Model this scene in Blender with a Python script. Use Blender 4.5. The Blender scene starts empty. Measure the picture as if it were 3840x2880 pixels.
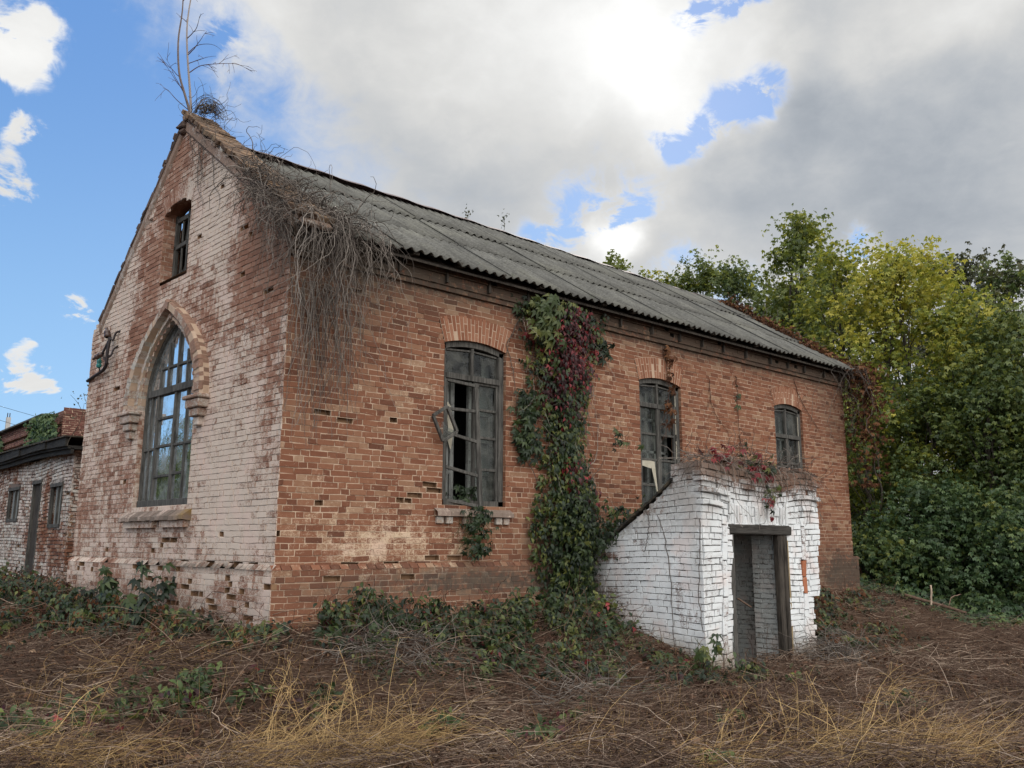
import bpy, math, random
import numpy as np
from mathutils import Vector, Matrix
random.seed(7); RG = np.random.default_rng(11)
S = bpy.context.scene
COL = S.collection
R = math.radians

# ------------------------------------------------------------------ camera
cd = bpy.data.cameras.new('camera'); cam = bpy.data.objects.new('camera', cd); COL.objects.link(cam)
cr = Vector((.747086, -.664719, .0034)); cf = Vector((.653446, .735059, .181195))
cr = (cr - cf * cr.dot(cf) / cf.dot(cf)).normalized(); cf.normalize(); cu = cr.cross(cf)
cam.matrix_world = Matrix(((cr.x, cu.x, -cf.x, -4.9511), (cr.y, cu.y, -cf.y, -9.9082), (cr.z, cu.z, -cf.z, .3292), (0, 0, 0, 1)))
cd.sensor_width = 36; cd.lens = 30.294; cd.clip_end = 2000; cd.clip_start = .05
S.camera = cam
S.view_settings.view_transform = 'Standard'; S.view_settings.look = 'None'
S.view_settings.exposure = 0.36; S.view_settings.gamma = 1
S.cycles.max_bounces = 6; S.cycles.diffuse_bounces = 3; S.cycles.transparent_max_bounces = 12

# ------------------------------------------------------------------ node helper
class NT:
    def __init__(s, tree): s.t = tree; s.n = tree.nodes; s.l = tree.links
    def node(s, typ, **kw):
        n = s.n.new(typ)
        for k, v in kw.items(): setattr(n, k, v)
        return n
    def put(s, sock, v):
        if v is None: return
        if isinstance(v, (int, float)): sock.default_value = v
        elif isinstance(v, (tuple, list)):
            sock.default_value = tuple(v) + (1,) if sock.type == 'RGBA' and len(v) == 3 else tuple(v)
        else: s.l.new(v, sock)
    def m(s, op, a, b=None, c=None, clamp=False):
        n = s.node('ShaderNodeMath', operation=op); n.use_clamp = clamp
        s.put(n.inputs[0], a); s.put(n.inputs[1], b); s.put(n.inputs[2], c); return n.outputs[0]
    def add(s, a, b): return s.m('ADD', a, b)
    def mul(s, a, b): return s.m('MULTIPLY', a, b)
    def vm(s, op, a, b=None):
        n = s.node('ShaderNodeVectorMath', operation=op); s.put(n.inputs[0], a); s.put(n.inputs[1], b)
        return n.outputs['Value'] if op in ('DOT_PRODUCT', 'LENGTH', 'DISTANCE') else n.outputs[0]
    def noise(s, vec, scale, detail=4, rough=.55, dist=0.):
        n = s.node('ShaderNodeTexNoise'); s.put(n.inputs['Vector'], vec)
        n.inputs['Scale'].default_value = scale; n.inputs['Detail'].default_value = detail
        n.inputs['Roughness'].default_value = rough; n.inputs['Distortion'].default_value = dist
        return n.outputs[0]
    def ss(s, v, a, b, lo=0., hi=1.):
        n = s.node('ShaderNodeMapRange', interpolation_type='SMOOTHSTEP'); s.put(n.inputs[0], v)
        n.inputs[1].default_value = a; n.inputs[2].default_value = b; n.inputs[3].default_value = lo; n.inputs[4].default_value = hi
        return n.outputs[0]
    def mix(s, f, a, b, bt='MIX'):
        n = s.node('ShaderNodeMix', data_type='RGBA', blend_type=bt); s.put(n.inputs[0], f); s.put(n.inputs[6], a); s.put(n.inputs[7], b)
        return n.outputs[2]
    def ramp(s, f, stops):
        n = s.node('ShaderNodeValToRGB'); e = n.color_ramp.elements
        while len(e) < len(stops): e.new(.5)
        for i, (p, c) in enumerate(stops): e[i].position = p; e[i].color = tuple(c) + (1,)
        s.put(n.inputs[0], f); return n.outputs[0]
    def attr(s, name): return s.node('ShaderNodeAttribute', attribute_name=name).outputs['Fac']
    def pos(s): return s.node('ShaderNodeNewGeometry').outputs['Position']
    def scale(s, v, xyz):
        n = s.node('ShaderNodeMapping'); s.put(n.inputs[0], v); n.inputs['Scale'].default_value = xyz; return n.outputs[0]

# ------------------------------------------------------------------ sky (direction based, at infinity)
W = bpy.data.worlds.new('World'); S.world = W; W.use_nodes = True
w = NT(W.node_tree); w.n.clear()
SUN = Vector((.67, .53, .52)).normalized()
sky = w.node('ShaderNodeTexSky', sky_type='NISHITA'); sky.sun_disc = False
sky.sun_elevation = math.asin(SUN.z); sky.sun_rotation = math.atan2(SUN.x, SUN.y)
sky.air_density = 1.; sky.dust_density = .6; sky.ozone_density = 2.
tc = w.node('ShaderNodeTexCoord'); d = tc.outputs['Generated']
n1 = w.noise(w.scale(d, (1, 1, 1.5)), 5.5, 9, .58, .3)
n2 = w.noise(w.scale(d, (1, 1, 1.6)), 2.2, 6, .5, .2)
n3 = w.noise(w.scale(d, (1, 1, 1.8)), 9., 8, .6, .2)
n4 = w.noise(w.scale(d, (1, 1, 1.4)), 21., 9, .62, .5); n4c = w.m('SUBTRACT', n4, .5)
n1c = w.m('SUBTRACT', n1, .5); n2c = w.m('SUBTRACT', n2, .5); n3c = w.m('SUBTRACT', n3, .5)
nd = w.node('ShaderNodeTexNoise'); w.put(nd.inputs['Vector'], d); nd.inputs['Scale'].default_value = 13; nd.inputs['Detail'].default_value = 7
dn = w.vm('NORMALIZE', w.vm('ADD', d, w.vm('SCALE', w.vm('SUBTRACT', nd.outputs['Color'], (.5, .5, .5)), None)))
dn.node.inputs[0].links[0].from_node.inputs[1].links[0].from_node.inputs['Scale'].default_value = .075
def blob(c, rad, amp, vec=None):
    v = Vector(c).normalized()
    t = w.vm('DOT_PRODUCT', vec or dn, tuple(v))
    k = 1 / (1 - math.cos(R(rad)))
    return w.mul(w.m('EXPONENT', w.mul(w.m('SUBTRACT', t, 1.), k)), amp)
L1, L2 = Vector((.248, .817, .520)).normalized(), Vector((.405, .815, .414)).normalized()
nb = L1.cross(L2).normalized()
if nb.dot(Vector((.6, .6, .5))) < 0: nb = -nb
side = w.vm('DOT_PRODUCT', dn, tuple(nb))
cov = w.add(w.mul(side, 4.5), w.add(w.mul(n1c, .75), .16))
cov = w.m('MINIMUM', cov, .60)
cov = w.add(cov, w.add(w.mul(n3c, .40), w.mul(n4c, .55)))
hole = 0.; puff = 0.
for c, rad, amp in [((.687, .486, .539), .95, -1.2), ((.707, .448, .547), .8, -1.1), ((.688, .474, .550), 1., -1.),
                    ((.755, .456, .471), 1.4, -1.35), ((.746, .479, .463), 1.2, -1.0), ((.742, .494, .454), .9, -.6),
                    ((.714, .548, .436), 1., -1.1), ((.729, .528, .436), 1., -1.1), ((.745, .509, .432), .6, -.5), ((.700, .562, .440), .8, -.35),
                    ((.682, .623, .382), 1.9, -.42), ((.713, .589, .380), 1.7, -.46), ((.665, .662, .345), 1.8, -.55), ((.702, .613, .362), 1.3, -.40), ((.640, .690, .330), 1.6, -.35), ((.862, .407, .304), 1.1, -.75), ((.75, .56, .30), 2., -.30), ((.80, .52, .27), 2.2, -.35),
                    ((.702, .628, .336), 1.15, 1.15), ((.714, .611, .343), .8, .8), ((.869, .401, .288), 1.2, 1.1), ((.885, .39, .275), 1.2, .7),
                    ((.313, .802, .508), .9, -.75), ((.325, .823, .467), 1.6, .25),
                    ((.142, .877, .459), 1.5, 1.1), ((.138, .884, .446), 1.2, .7), ((.145, .872, .468), .8, .45), ((.125, .87, .47), 1.6, .5), ((.239, .944, .228), 1.1, 1.15), ((.247, .940, .236), .8, .6), ((.196, .968, .155), 1.8, 1.0), ((.183, .969, .168), 1.6, .7), ((.228, .961, .156), .8, .95), ((.210, .957, .201), .7, .7), ((.163, .929, .332), 1.2, .95), ((.160, .908, .388), .9, .9), ((.15, .92, .36), .8, .5)]:
    if amp < 0: hole = w.add(hole, blob(c, rad * 1.0, -amp))
    else: puff = w.add(puff, blob(c, rad * 1.25, amp * (1.1 if c[1] > .9 else .72)))
tex = w.add(w.mul(n4c, 5.5), w.mul(n3c, .8))
cov = w.m('SUBTRACT', cov, w.m('MAXIMUM', w.mul(hole, w.m('SUBTRACT', .95, tex)), 0.))
cov = w.add(cov, w.m('MAXIMUM', w.mul(puff, w.add(.85, w.mul(tex, .8))), 0.))
behind = w.ss(w.vm('DOT_PRODUCT', d, (-.56, -.60, .57)), -.25, .75)
cov = w.add(cov, w.mul(behind, w.add(w.mul(n2c, 2.), .25)))
mask = w.ss(cov, -.12, .52)
# brightness of the cloud
br = w.add(.635, w.mul(n2c, .20)); br = w.add(br, w.mul(n1c, .22)); br = w.add(br, w.add(w.mul(n3c, .22), w.mul(n4c, .14)))
for c, rad, amp in [((.668, .534, .518), 4.2, .34), ((.626, .561, .541), 5., .16), ((.74, .45, .505), 2.2, .16), ((.763, .462, .452), 1.0, .2), ((.726, .518, .453), 1.5, .16), ((.70, .55, .45), 3., .10), ((.55, .66, .52), 8, .10), ((.326, .789, .521), 5, .10), ((.570, .725, .387), 5, -.08), ((.47, .75, .44), 6, -.04),
                    ((.842, .373, .390), 6, -.10), ((.898, .310, .311), 7, -.13), ((.791, .478, .383), 4, -.08), ((.862, .265, .431), 4, -.05), ((.796, .368, .480), 1.8, .10), ((.812, .304, .498), 2.2, .12), ((.826, .254, .504), 2.2, .12), ((.78, .40, .44), 2.5, -.10), ((.758, .396, .53), 2, -.05),
                    ((.702, .628, .336), 1.4, .40), ((.714, .611, .343), 1.1, .3), ((.869, .401, .288), 1.3, .4), ((.885, .39, .275), 1.5, .3), ((.142, .877, .459), 4, .22), ((.22, .95, .2), 8, .15)]:
    br = w.add(br, blob(c, rad, amp))
rim = w.m('SUBTRACT', 1., w.ss(cov, .1, .6)); br = w.add(br, w.mul(rim, .10))
br = w.m('MAXIMUM', br, .22)
br = w.add(br, w.mul(behind, 2.1))
ccol = w.mix(w.ss(br, .35, .72), (.86, .95, 1.07), (1., 1., .985))
bgc = w.node('ShaderNodeBackground'); w.put(bgc.inputs[0], ccol); w.put(bgc.inputs[1], w.mul(br, .80))
bgs = w.node('ShaderNodeBackground'); w.put(bgs.inputs[0], w.mix(.78, sky.outputs[0], w.mix(w.ss(w.node('ShaderNodeSeparateXYZ').outputs[2], .02, .55), (3.4, 6.2, 9.6), (1.35, 3.3, 7.4)))); bgs.inputs[1].default_value = .082
sx = [n_ for n_ in w.n if n_.bl_idname == 'ShaderNodeSeparateXYZ'][0]; w.l.new(d, sx.inputs[0])
mx = w.node('ShaderNodeMixShader'); w.put(mx.inputs[0], mask); w.l.new(bgs.outputs[0], mx.inputs[1]); w.l.new(bgc.outputs[0], mx.inputs[2])
wo = w.node('ShaderNodeOutputWorld'); w.l.new(mx.outputs[0], wo.inputs[0])

sl = bpy.data.lights.new('sun', 'SUN'); sl.energy = 1.5; sl.angle = R(11); sl.color = (1, .95, .88)
so = bpy.data.objects.new('sun', sl); COL.objects.link(so); so.rotation_euler = (-SUN).to_track_quat('-Z', 'Y').to_euler(); so.location = (0, 0, 30)

# ------------------------------------------------------------------ geometry helper
SMOOTH = {'dead_vine', 'twig_tangle', 'trunk', 'branches', 'stems', 'stem', 'leaves', 'crown', 'dry_runners', 'hook', 'dry_stems', 'power_line', 'brush_heap', 'roof_sheet', 'ground', 'dry_stubble', 'golden_grass', 'dead_leaves', 'ground_creeper', 'corner_creeper', 'bank_creeper', 'forest_creeper', 'foreground_weeds', 'fallen_branch', 'broken_stick', 'far_wood'}
class G:
    def __init__(s): s.V = []; s.nv = 0; s.L = []; s.T = []; s.M = []; s.A = []
    def add(s, V, F, mat=0, rnd=.5):
        V = np.asarray(V, float).reshape(-1, 3); F = np.asarray(F, int)
        if F.ndim == 1: F = F[None]
        s.V.append(V); s.L.append((F + s.nv).ravel()); n, k = F.shape
        s.T.append(np.full(n, k)); s.M.append(np.broadcast_to(mat, n)); s.A.append(np.broadcast_to(rnd, n)); s.nv += len(V)
    def box(s, lo, hi, mat=0, rnd=.5, jit=0., rot=None):
        lo, hi = np.array(lo, float), np.array(hi, float)
        V = np.array([[(lo, hi)[i][0], (lo, hi)[j][1], (lo, hi)[k][2]] for k in (0, 1) for j in (0, 1) for i in (0, 1)])
        if jit: V = V + RG.normal(0, jit, V.shape)
        if rot is not None:
            c = (lo + hi) / 2; V = (V - c) @ np.array(rot).T + c
        s.add(V, [[0, 2, 3, 1], [4, 5, 7, 6], [0, 1, 5, 4], [2, 6, 7, 3], [0, 4, 6, 2], [1, 3, 7, 5]], mat, rnd)
    def bbox(s, lo, hi, mat=0, rnd=.5, ch=.006, jit=0., rot=None):
        """box with chamfered edges"""
        lo, hi = np.array(lo, float), np.array(hi, float); c = (lo + hi) / 2; h = (hi - lo) / 2; ch = min(ch, h.min() * .6)
        V = []; idx = {}
        for sx in (-1, 1):
            for sy in (-1, 1):
                for sz in (-1, 1):
                    j = RG.normal(0, jit, 3) if jit else 0
                    for a in range(3):
                        p = np.array([sx * h[0], sy * h[1], sz * h[2]]) - np.array([sx, sy, sz]) * ch
                        p[a] = (sx, sy, sz)[a] * h[a]
                        idx[(sx, sy, sz, a)] = len(V); V.append(p + j)
        V = np.array(V)
        if rot is not None: V = V @ np.array(rot).T
        F4 = []; F3 = []
        for a in range(3):
            b, e = (a + 1) % 3, (a + 2) % 3
            for sg in (-1, 1):
                q = []
                for (sb, se) in ((-1, -1), (1, -1), (1, 1), (-1, 1)):
                    k = [0, 0, 0]; k[a] = sg; k[b] = sb; k[e] = se; q.append(idx[(*k, a)])
                F4.append(q if sg > 0 else q[::-1])
            for sb in (-1, 1):
                for se in (-1, 1):
                    k0 = [0, 0, 0]; k1 = [0, 0, 0]; k0[a] = -1; k1[a] = 1; k0[b] = k1[b] = sb; k0[e] = k1[e] = se
                    F4.append([idx[(*k0, b)], idx[(*k1, b)], idx[(*k1, e)], idx[(*k0, e)]])
        for sx in (-1, 1):
            for sy in (-1, 1):
                for sz in (-1, 1): F3.append([idx[(sx, sy, sz, a)] for a in range(3)])
        nv = s.nv; s.add(V + c, F4, mat, rnd)
        s.L.append((np.array(F3) + nv).ravel()); s.T.append(np.full(8, 3)); s.M.append(np.full(8, mat)); s.A.append(np.full(8, rnd))
    def tube(s, P, r, k=4, mat=0, rnd=.5, cap=True):
        P = np.asarray(P, float); n = len(P); r = np.broadcast_to(r, n)
        T = np.gradient(P, axis=0); T /= np.linalg.norm(T, axis=1)[:, None] + 1e-9
        ref = np.array([0.31, .17, .93]) if abs(T[:, 2]).mean() < .8 else np.array([.9, .3, .1])
        A = np.cross(T, ref); A /= np.linalg.norm(A, axis=1)[:, None] + 1e-9; B = np.cross(T, A)
        th = np.arange(k) * 2 * math.pi / k
        V = P[:, None] + r[:, None, None] * (A[:, None] * np.cos(th)[None, :, None] + B[:, None] * np.sin(th)[None, :, None])
        i, j = np.meshgrid(np.arange(n - 1), np.arange(k), indexing='ij'); i = i.ravel(); j = j.ravel(); j2 = (j + 1) % k
        nv = s.nv; s.add(V.reshape(-1, 3), np.stack([i * k + j, i * k + j2, (i + 1) * k + j2, (i + 1) * k + j], 1), mat, rnd)
        if cap and k > 2:
            for f in (np.arange(k)[::-1], (n - 1) * k + np.arange(k)):
                s.L.append(f + nv); s.T.append(np.array([k])); s.M.append(np.array([mat])); s.A.append(np.array([rnd], float))
    def inst(s, TV, TF, P, Mx, mat=0, rnd=.5):
        """instances of a template, baked into this one mesh"""
        n = len(P); V = np.einsum('nij,kj->nki', Mx, TV) + P[:, None]
        F = (np.arange(n)[:, None, None] * len(TV) + TF[None]).reshape(-1, TF.shape[1])
        s.add(V.reshape(-1, 3), F, np.repeat(np.broadcast_to(mat, n), len(TF)), np.repeat(np.broadcast_to(rnd, n), len(TF)))
    def build(s, name, mats, parent=None, smooth=False):
        me = bpy.data.meshes.new(name); V = np.concatenate(s.V); L = np.concatenate(s.L); T = np.concatenate(s.T)
        me.vertices.add(len(V)); me.vertices.foreach_set('co', V.ravel().astype(np.float32))
        me.loops.add(len(L)); me.loops.foreach_set('vertex_index', L.astype(np.int32))
        me.polygons.add(len(T)); me.polygons.foreach_set('loop_start', np.concatenate([[0], np.cumsum(T)[:-1]]).astype(np.int32))
        me.polygons.foreach_set('material_index', np.concatenate(s.M).astype(np.int32))
        me.polygons.foreach_set('use_smooth', np.full(len(T), bool(smooth or name in SMOOTH)))
        a = me.attributes.new('rnd', 'FLOAT', 'FACE'); a.data.foreach_set('value', np.concatenate(s.A).astype(np.float32))
        for m_ in (mats if isinstance(mats, (list, tuple)) else [mats]): me.materials.append(m_)
        me.update(calc_edges=True); me.validate()
        o = bpy.data.objects.new(name, me); COL.objects.link(o)
        if parent is not None:
            o.parent = parent
            if parent.type == 'EMPTY': o.matrix_parent_inverse = Matrix.Translation(-Vector(parent.location))
        return o

def thing(name, label, cat, loc=(0, 0, 0), group=None):
    o = bpy.data.objects.new(name, None); COL.objects.link(o); o.empty_display_size = .2; o.location = loc
    return tag(o, label, cat, group)
def tag(o, label, cat, group=None, kind=None):
    if label: o['label'] = label
    if cat: o['category'] = cat
    if group: o['group'] = group
    if kind: o['kind'] = kind
    return o
def local(o, root):   # geometry written in world coordinates, parented to a placed empty
    o.matrix_parent_inverse = Matrix.Translation(-Vector(root.location)); return o

# ------------------------------------------------------------------ materials
def mat(name):
    m = bpy.data.materials.new(name); m.use_nodes = True; t = NT(m.node_tree); t.n.clear()
    out = t.node('ShaderNodeOutputMaterial'); return m, t, out
def princ(t, out, col, rough=.9, bump=None, bstr=.3, bdist=.01, spec=.3, link=True):
    p = t.node('ShaderNodeBsdfPrincipled'); t.put(p.inputs['Base Color'], col); t.put(p.inputs['Roughness'], rough)
    p.inputs['Specular IOR Level'].default_value = spec
    if bump is not None:
        b = t.node('ShaderNodeBump'); b.inputs['Strength'].default_value = bstr; b.inputs['Distance'].default_value = bdist
        t.put(b.inputs['Height'], bump); t.l.new(b.outputs[0], p.inputs['Normal'])
    if link: t.l.new(p.outputs[0], out.inputs[0])
    return p
def gz(t, P, zone):
    """soft ellipsoidal zone of wear and painted shade: (centre, radii)"""
    c, r = zone
    v = t.vm('SUBTRACT', P, c); n = t.node('ShaderNodeMapping'); t.put(n.inputs[0], v); n.inputs['Scale'].default_value = [1 / a for a in r]
    return t.m('EXPONENT', t.mul(t.vm('DOT_PRODUCT', n.outputs[0], n.outputs[0]), -1.))
BR_RED = [(0, (.090, .038, .024)), (.3, (.160, .064, .037)), (.6, (.205, .090, .052)), (.82, (.225, .122, .074)), (1, (.29, .182, .118))]
def brick_mat(name, stops, mortar=False, white=0., zones=(), grime_shade=(), wcol=(.56, .465, .385), crust=.0, wamp=1., mcol=(.46, .34, .25)):
    m, t, out = mat(name); P = t.pos(); rn = t.attr('rnd')
    fine = t.noise(P, 55, 6, .65); med = t.noise(P, 13, 5, .6); big = t.noise(P, 1.1, 5, .6); str_ = t.noise(t.scale(P, (3.5, 3.5, .8)), 2.4, 5, .6)
    if mortar: col = t.mix(med, [c * .75 for c in mcol], [min(1, c * 1.15) for c in mcol])
    else:
        f = t.add(rn, t.mul(t.m('SUBTRACT', med, .5), .35)); col = t.ramp(f, stops)
        col = t.mix(t.mul(t.ss(fine, .52, .74), .5), col, (.12, .07, .045))
        col = t.mix(t.mul(t.ss(t.noise(P, 28, 4, .6), .60, .72), .42), col, (.52, .40, .30))
    # limewash remains
    wf = t.add(t.mul(t.m('SUBTRACT', big, .5), 1.5), t.mul(t.m('SUBTRACT', str_, .5), .9))
    wf = t.add(wf, t.mul(t.m('SUBTRACT', med, .5), 1.1)); wf = t.add(wf, t.mul(t.m('SUBTRACT', fine, .5), 1.3)); wf = t.add(wf, t.mul(t.m('SUBTRACT', t.noise(t.scale(P, (1, 1, 2.6)), 26, 4, .6), .5), .9)); wf = t.add(wf, white)
    if not mortar: wf = t.add(wf, t.mul(t.m('SUBTRACT', rn, .5), .5))
    else: wf = t.add(wf, -.03)
    for z in zones: wf = t.add(wf, t.mul(gz(t, P, z[:2]), z[2]))
    wf = t.add(wf, t.mul(t.m('SUBTRACT', t.noise(P, 120, 3, .6), .5), .5)); wm = t.mul(t.ss(wf, -.22, .36), wamp)
    wc = t.mix(t.noise(P, 4.5, 4, .6), [c * .86 for c in wcol], [min(1, c * 1.12) for c in wcol])
    wc = t.mix(t.mul(t.ss(t.noise(P, 2.2, 3), .48, .68), .35), wc, (.60, .42, .36))
    col = t.mix(wm, col, wc)
    for z in grime_shade:
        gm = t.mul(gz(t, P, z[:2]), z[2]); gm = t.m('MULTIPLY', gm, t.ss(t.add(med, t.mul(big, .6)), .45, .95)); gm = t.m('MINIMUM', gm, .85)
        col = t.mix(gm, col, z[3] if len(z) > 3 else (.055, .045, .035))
    if crust: col = t.mix(t.mul(t.ss(t.noise(P, 7, 6, .7), .5, .68), crust), col, (.10, .085, .065))
    bm = t.add(t.mul(fine, .6), t.add(t.mul(med, .12), t.mul(wm, .2)))
    princ(t, out, col, .93, bm, .75 if not mortar else .9, .006, .15); return m

SIDE_Z = [((1.1, 0, .35), (1.5, .5, .50), .46), ((2.6, 0, .25), (1.2, .5, .4), .25), ((.9, 0, 1.5), (.9, .5, .5), .16), ((1.9, 0, 2.6), (.5, .4, .7), .12), ((6.2, 0, 2.5), (.5, .4, .8), .2), ((2.5, 0, 3.95), (1.4, .4, .12), .3)]
SIDE_G = [((3.5, 0, -.22), (2.8, .6, .22), 1.1, (.06, .05, .04)), ((5.2, 0, .35), (1.0, .5, .6), .9), ((1.0, 0, 4.2), (1.5, .6, .7), .9), ((13.9, 0, -.3), (1.2, .6, .5), 1.5), ((7, 0, 4.25), (12, .6, .30), 2.2), ((.6, 0, 3.4), (.8, .4, .9), .45), ((13.9, 0, 3.4), (.8, .4, .9), .5), ((11, 0, .6), (2.5, .5, .6), .4)]  # long zone under the eaves: soot, deepened to paint in the overhang's shade
CREAM = (.56, .43, .30)
M_brick = brick_mat('red_brick', BR_RED, white=-.60, zones=SIDE_Z, grime_shade=SIDE_G, wcol=CREAM, wamp=.78)
M_mort = brick_mat('lime_mortar', BR_RED, mortar=True, white=-.50, zones=SIDE_Z, grime_shade=SIDE_G, wcol=(.55, .42, .30), wamp=.7, mcol=(.42, .30, .215))
GAB_Z = [((-.15, 2.2, 5.2), (.6, .55, 1.2), .55), ((-.1, 1.0, 4.2), (.6, .8, 1.1), -.70), ((-.05, .35, 3.6), (.6, .3, 1.5), -.42), ((-.2, 4.3, 5.0), (.6, .55, 1.3), -.55), ((-.2, 3.6, 6.4), (.6, .4, .5), -.5), ((-.2, 4.7, 3.6), (.6, .6, .8), -.4), ((-.2, 2.35, 3.7), (.6, .5, .6), -.25),
         ((-.3, 6.0, 1.2), (.6, 1.5, 1.6), -.12), ((-.1, 1.2, .9), (.6, 1.6, 1.3), .30), ((-.1, 1.4, 2.6), (.6, 1, 1), .12), ((-.1, 1.4, -.3), (.6, 1.8, .35), -.1), ((-.3, 5.9, 4.4), (.6, .8, .5), .2), ((-.1, 1.9, 4.0), (.6, .4, .5), .2)]
GAB_G = [((-.2, 2.3, 6.2), (.5, 1.0, .6), .55, (.14, .12, .10)), ((0, .1, 4.3), (.5, .8, .6), .9), ((-.1, 2, 0), (.5, 2.5, .06), 1.0, (.09, .075, .06)), ((-.2, 3.5, -.6), (.5, 4, .3), .5)]
M_gbrick = brick_mat('limewashed_brick', [(0, (.16, .075, .048)), (.4, (.235, .115, .075)), (.8, (.285, .155, .105)), (1, (.33, .21, .15))], white=.13, zones=GAB_Z, grime_shade=GAB_G, wcol=(.55, .455, .375), wamp=.87)
M_gmort = brick_mat('limewashed_mortar', BR_RED, mortar=True, white=.0, zones=GAB_Z, grime_shade=GAB_G, mcol=(.36, .27, .21))
M_arch = brick_mat('arch_brick', [(0, (.165, .066, .038)), (.5, (.225, .094, .054)), (1, (.27, .13, .08))], white=-.9)
M_trim = brick_mat('weathered_trim', [(0, (.18, .12, .09)), (.5, (.24, .16, .12)), (1, (.30, .22, .17))], white=-.12, wcol=(.42, .40, .36), crust=.5)
M_hood = brick_mat('hood_render', [(0, (.22, .13, .09)), (1, (.26, .15, .11))], white=.16, wcol=(.41, .375, .32), zones=[((-.3, 2.3, 3.3), (.5, .55, .8), -.45), ((-.3, 3.6, 4.0), (.5, .4, .25), -.4)], crust=.3)
M_hoodb = brick_mat('hood_brick', [(0, (.13, .08, .06)), (.5, (.20, .115, .08)), (1, (.27, .16, .115))], white=-.42, wcol=(.40, .35, .30), zones=[((-.3, 2.3, 3.2), (.5, .6, 1.0), -.6)], crust=.6)
M_sill = brick_mat('mossy_sill', [(0, (.13, .10, .08)), (1, (.22, .16, .13))], white=-.3, wcol=(.40, .33, .27), crust=.55, grime_shade=[((-.2, 2.4, .8), (.3, .25, .2), 1., (.20, .12, .03))])
M_cop = brick_mat('coping_brick', [(0, (.055, .034, .024)), (.5, (.11, .068, .043)), (1, (.18, .115, .07))], white=-.8, crust=.7)
M_copd = brick_mat('sooty_coping_brick', [(0, (.045, .032, .028)), (.6, (.085, .058, .048)), (1, (.13, .09, .075))], white=-.9, crust=.3)
M_hole = brick_mat('hollow_brick', [(0, (.14, .08, .045)), (1, (.28, .165, .095))], white=-.9)
PZ = [((5.5, -.9, 1.0), (.4, 1.2, .40), -.45), ((7, -2.3, 1.6), (2.8, .6, .38), -1.8), ((5.5, 0, -.8), (.4, .9, .8), -1.0), ((7, -2.3, -1.6), (3, .6, .25), -.6), ((8.75, -2.3, -.7), (.15, .5, .35), -.8), ((5.5, -1.1, -1.4), (.5, 1.4, .25), -.4), ((5.5, -1.2, .85), (.3, .22, .12), -.7), ((5.5, -.5, .1), (.3, .3, .1), -.6), ((5.5, -1.9, -.3), (.3, .12, .5), -.3), ((8.3, -2.3, .2), (.2, .3, .6), -.45), ((6.0, -2.3, -.9), (.2, .3, .5), -.35)]
PG = [((5.5, -.7, .75), (.4, 1.0, .35), .9, (.22, .21, .19)), ((7, -2.3, 1.45), (2.8, .7, .36), 1.0, (.12, .085, .065)), ((5.5, -1.9, 1.0), (.4, .5, .45), .8, (.28, .27, .25)), ((5.5, .1, -.7), (.4, .8, .8), .9, (.12, .10, .08)), ((7, -2.3, -1.5), (3, .6, .34), 1.3, (.26, .21, .16)), ((5.5, -1.1, -1.4), (.5, 1.6, .34), 1.2, (.26, .22, .17)), ((5.5, -2.2, .2), (.3, .12, .7), .5, (.34, .33, .30)), ((7.1, -2.3, .75), (.9, .3, .12), .45, (.30, .28, .25))]
M_pbrick = brick_mat('white_painted_brick', [(0, (.11, .06, .045)), (.5, (.17, .092, .065)), (.85, (.22, .125, .09)), (1, (.27, .09, .05))], white=.62, zones=PZ, grime_shade=PG, wcol=(.66, .67, .67))
M_pmort = brick_mat('eroded_mortar', BR_RED, mortar=True, white=.20, zones=PZ, grime_shade=PG, wcol=(.50, .50, .49), mcol=(.08, .07, .06))
M_pbare = brick_mat('bare_brick', [(0, (.30, .10, .05)), (1, (.38, .15, .08))], white=-.7)
M_inbrick = brick_mat('passage_brick', [(0, (.16, .13, .11)), (1, (.30, .25, .21))], white=.4, wcol=(.36, .37, .36), crust=.35)
M_abrick = brick_mat('outbuilding_brick', BR_RED, white=.14, zones=[((.3, 11.2, .3), (.6, 2.2, .5), -.5), ((.3, 12, 1.3), (.6, .35, .6), -.5)], wcol=(.50, .47, .42), crust=.25)
M_amort = brick_mat('outbuilding_mortar', BR_RED, mortar=True, white=-.15, wcol=(.42, .40, .36), mcol=(.16, .12, .10))
M_fbrick = brick_mat('dark_red_brick', [(0, (.075, .032, .026)), (.5, (.12, .048, .038)), (1, (.17, .08, .06))], white=-.7, crust=.2)

def wood_mat(name, c0, c1, ax=2, rough=.85, flake=None):
    m, t, out = mat(name); P = t.pos(); sc = [14, 14, 14]; sc[ax] = 1.1
    g = t.noise(t.scale(P, sc), 3.0, 6, .65, .4); g2 = t.noise(P, 3, 3); fine = t.noise(t.scale(P, [a * 4 for a in sc]), 3, 4)
    col = t.mix(t.ss(t.add(t.mul(g, .8), t.mul(g2, .25)), .35, .72), c0, c1)
    col = t.mix(t.mul(t.ss(fine, .58, .7), .5), col, [c * .35 for c in c0])
    if flake: col = t.mix(t.mul(t.ss(t.noise(P, 16, 5, .7), .54, .62), .8), col, flake)
    princ(t, out, col, rough, t.add(g, t.mul(fine, .5)), .6, .006, .2); return m
M_wood = wood_mat('grey_weathered_wood', (.030, .028, .025), (.118, .110, .098))
M_woodl = wood_mat('pale_peeling_paint_wood', (.13, .13, .12), (.25, .255, .24), flake=(.07, .065, .06))
M_woodd = wood_mat('dark_rotten_wood', (.016, .013, .011), (.075, .062, .05))
M_beam = wood_mat('dark_beam_wood', (.02, .018, .016), (.075, .068, .06), ax=0)
M_tan = wood_mat('bare_split_wood', (.20, .14, .075), (.34, .26, .15))
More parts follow.
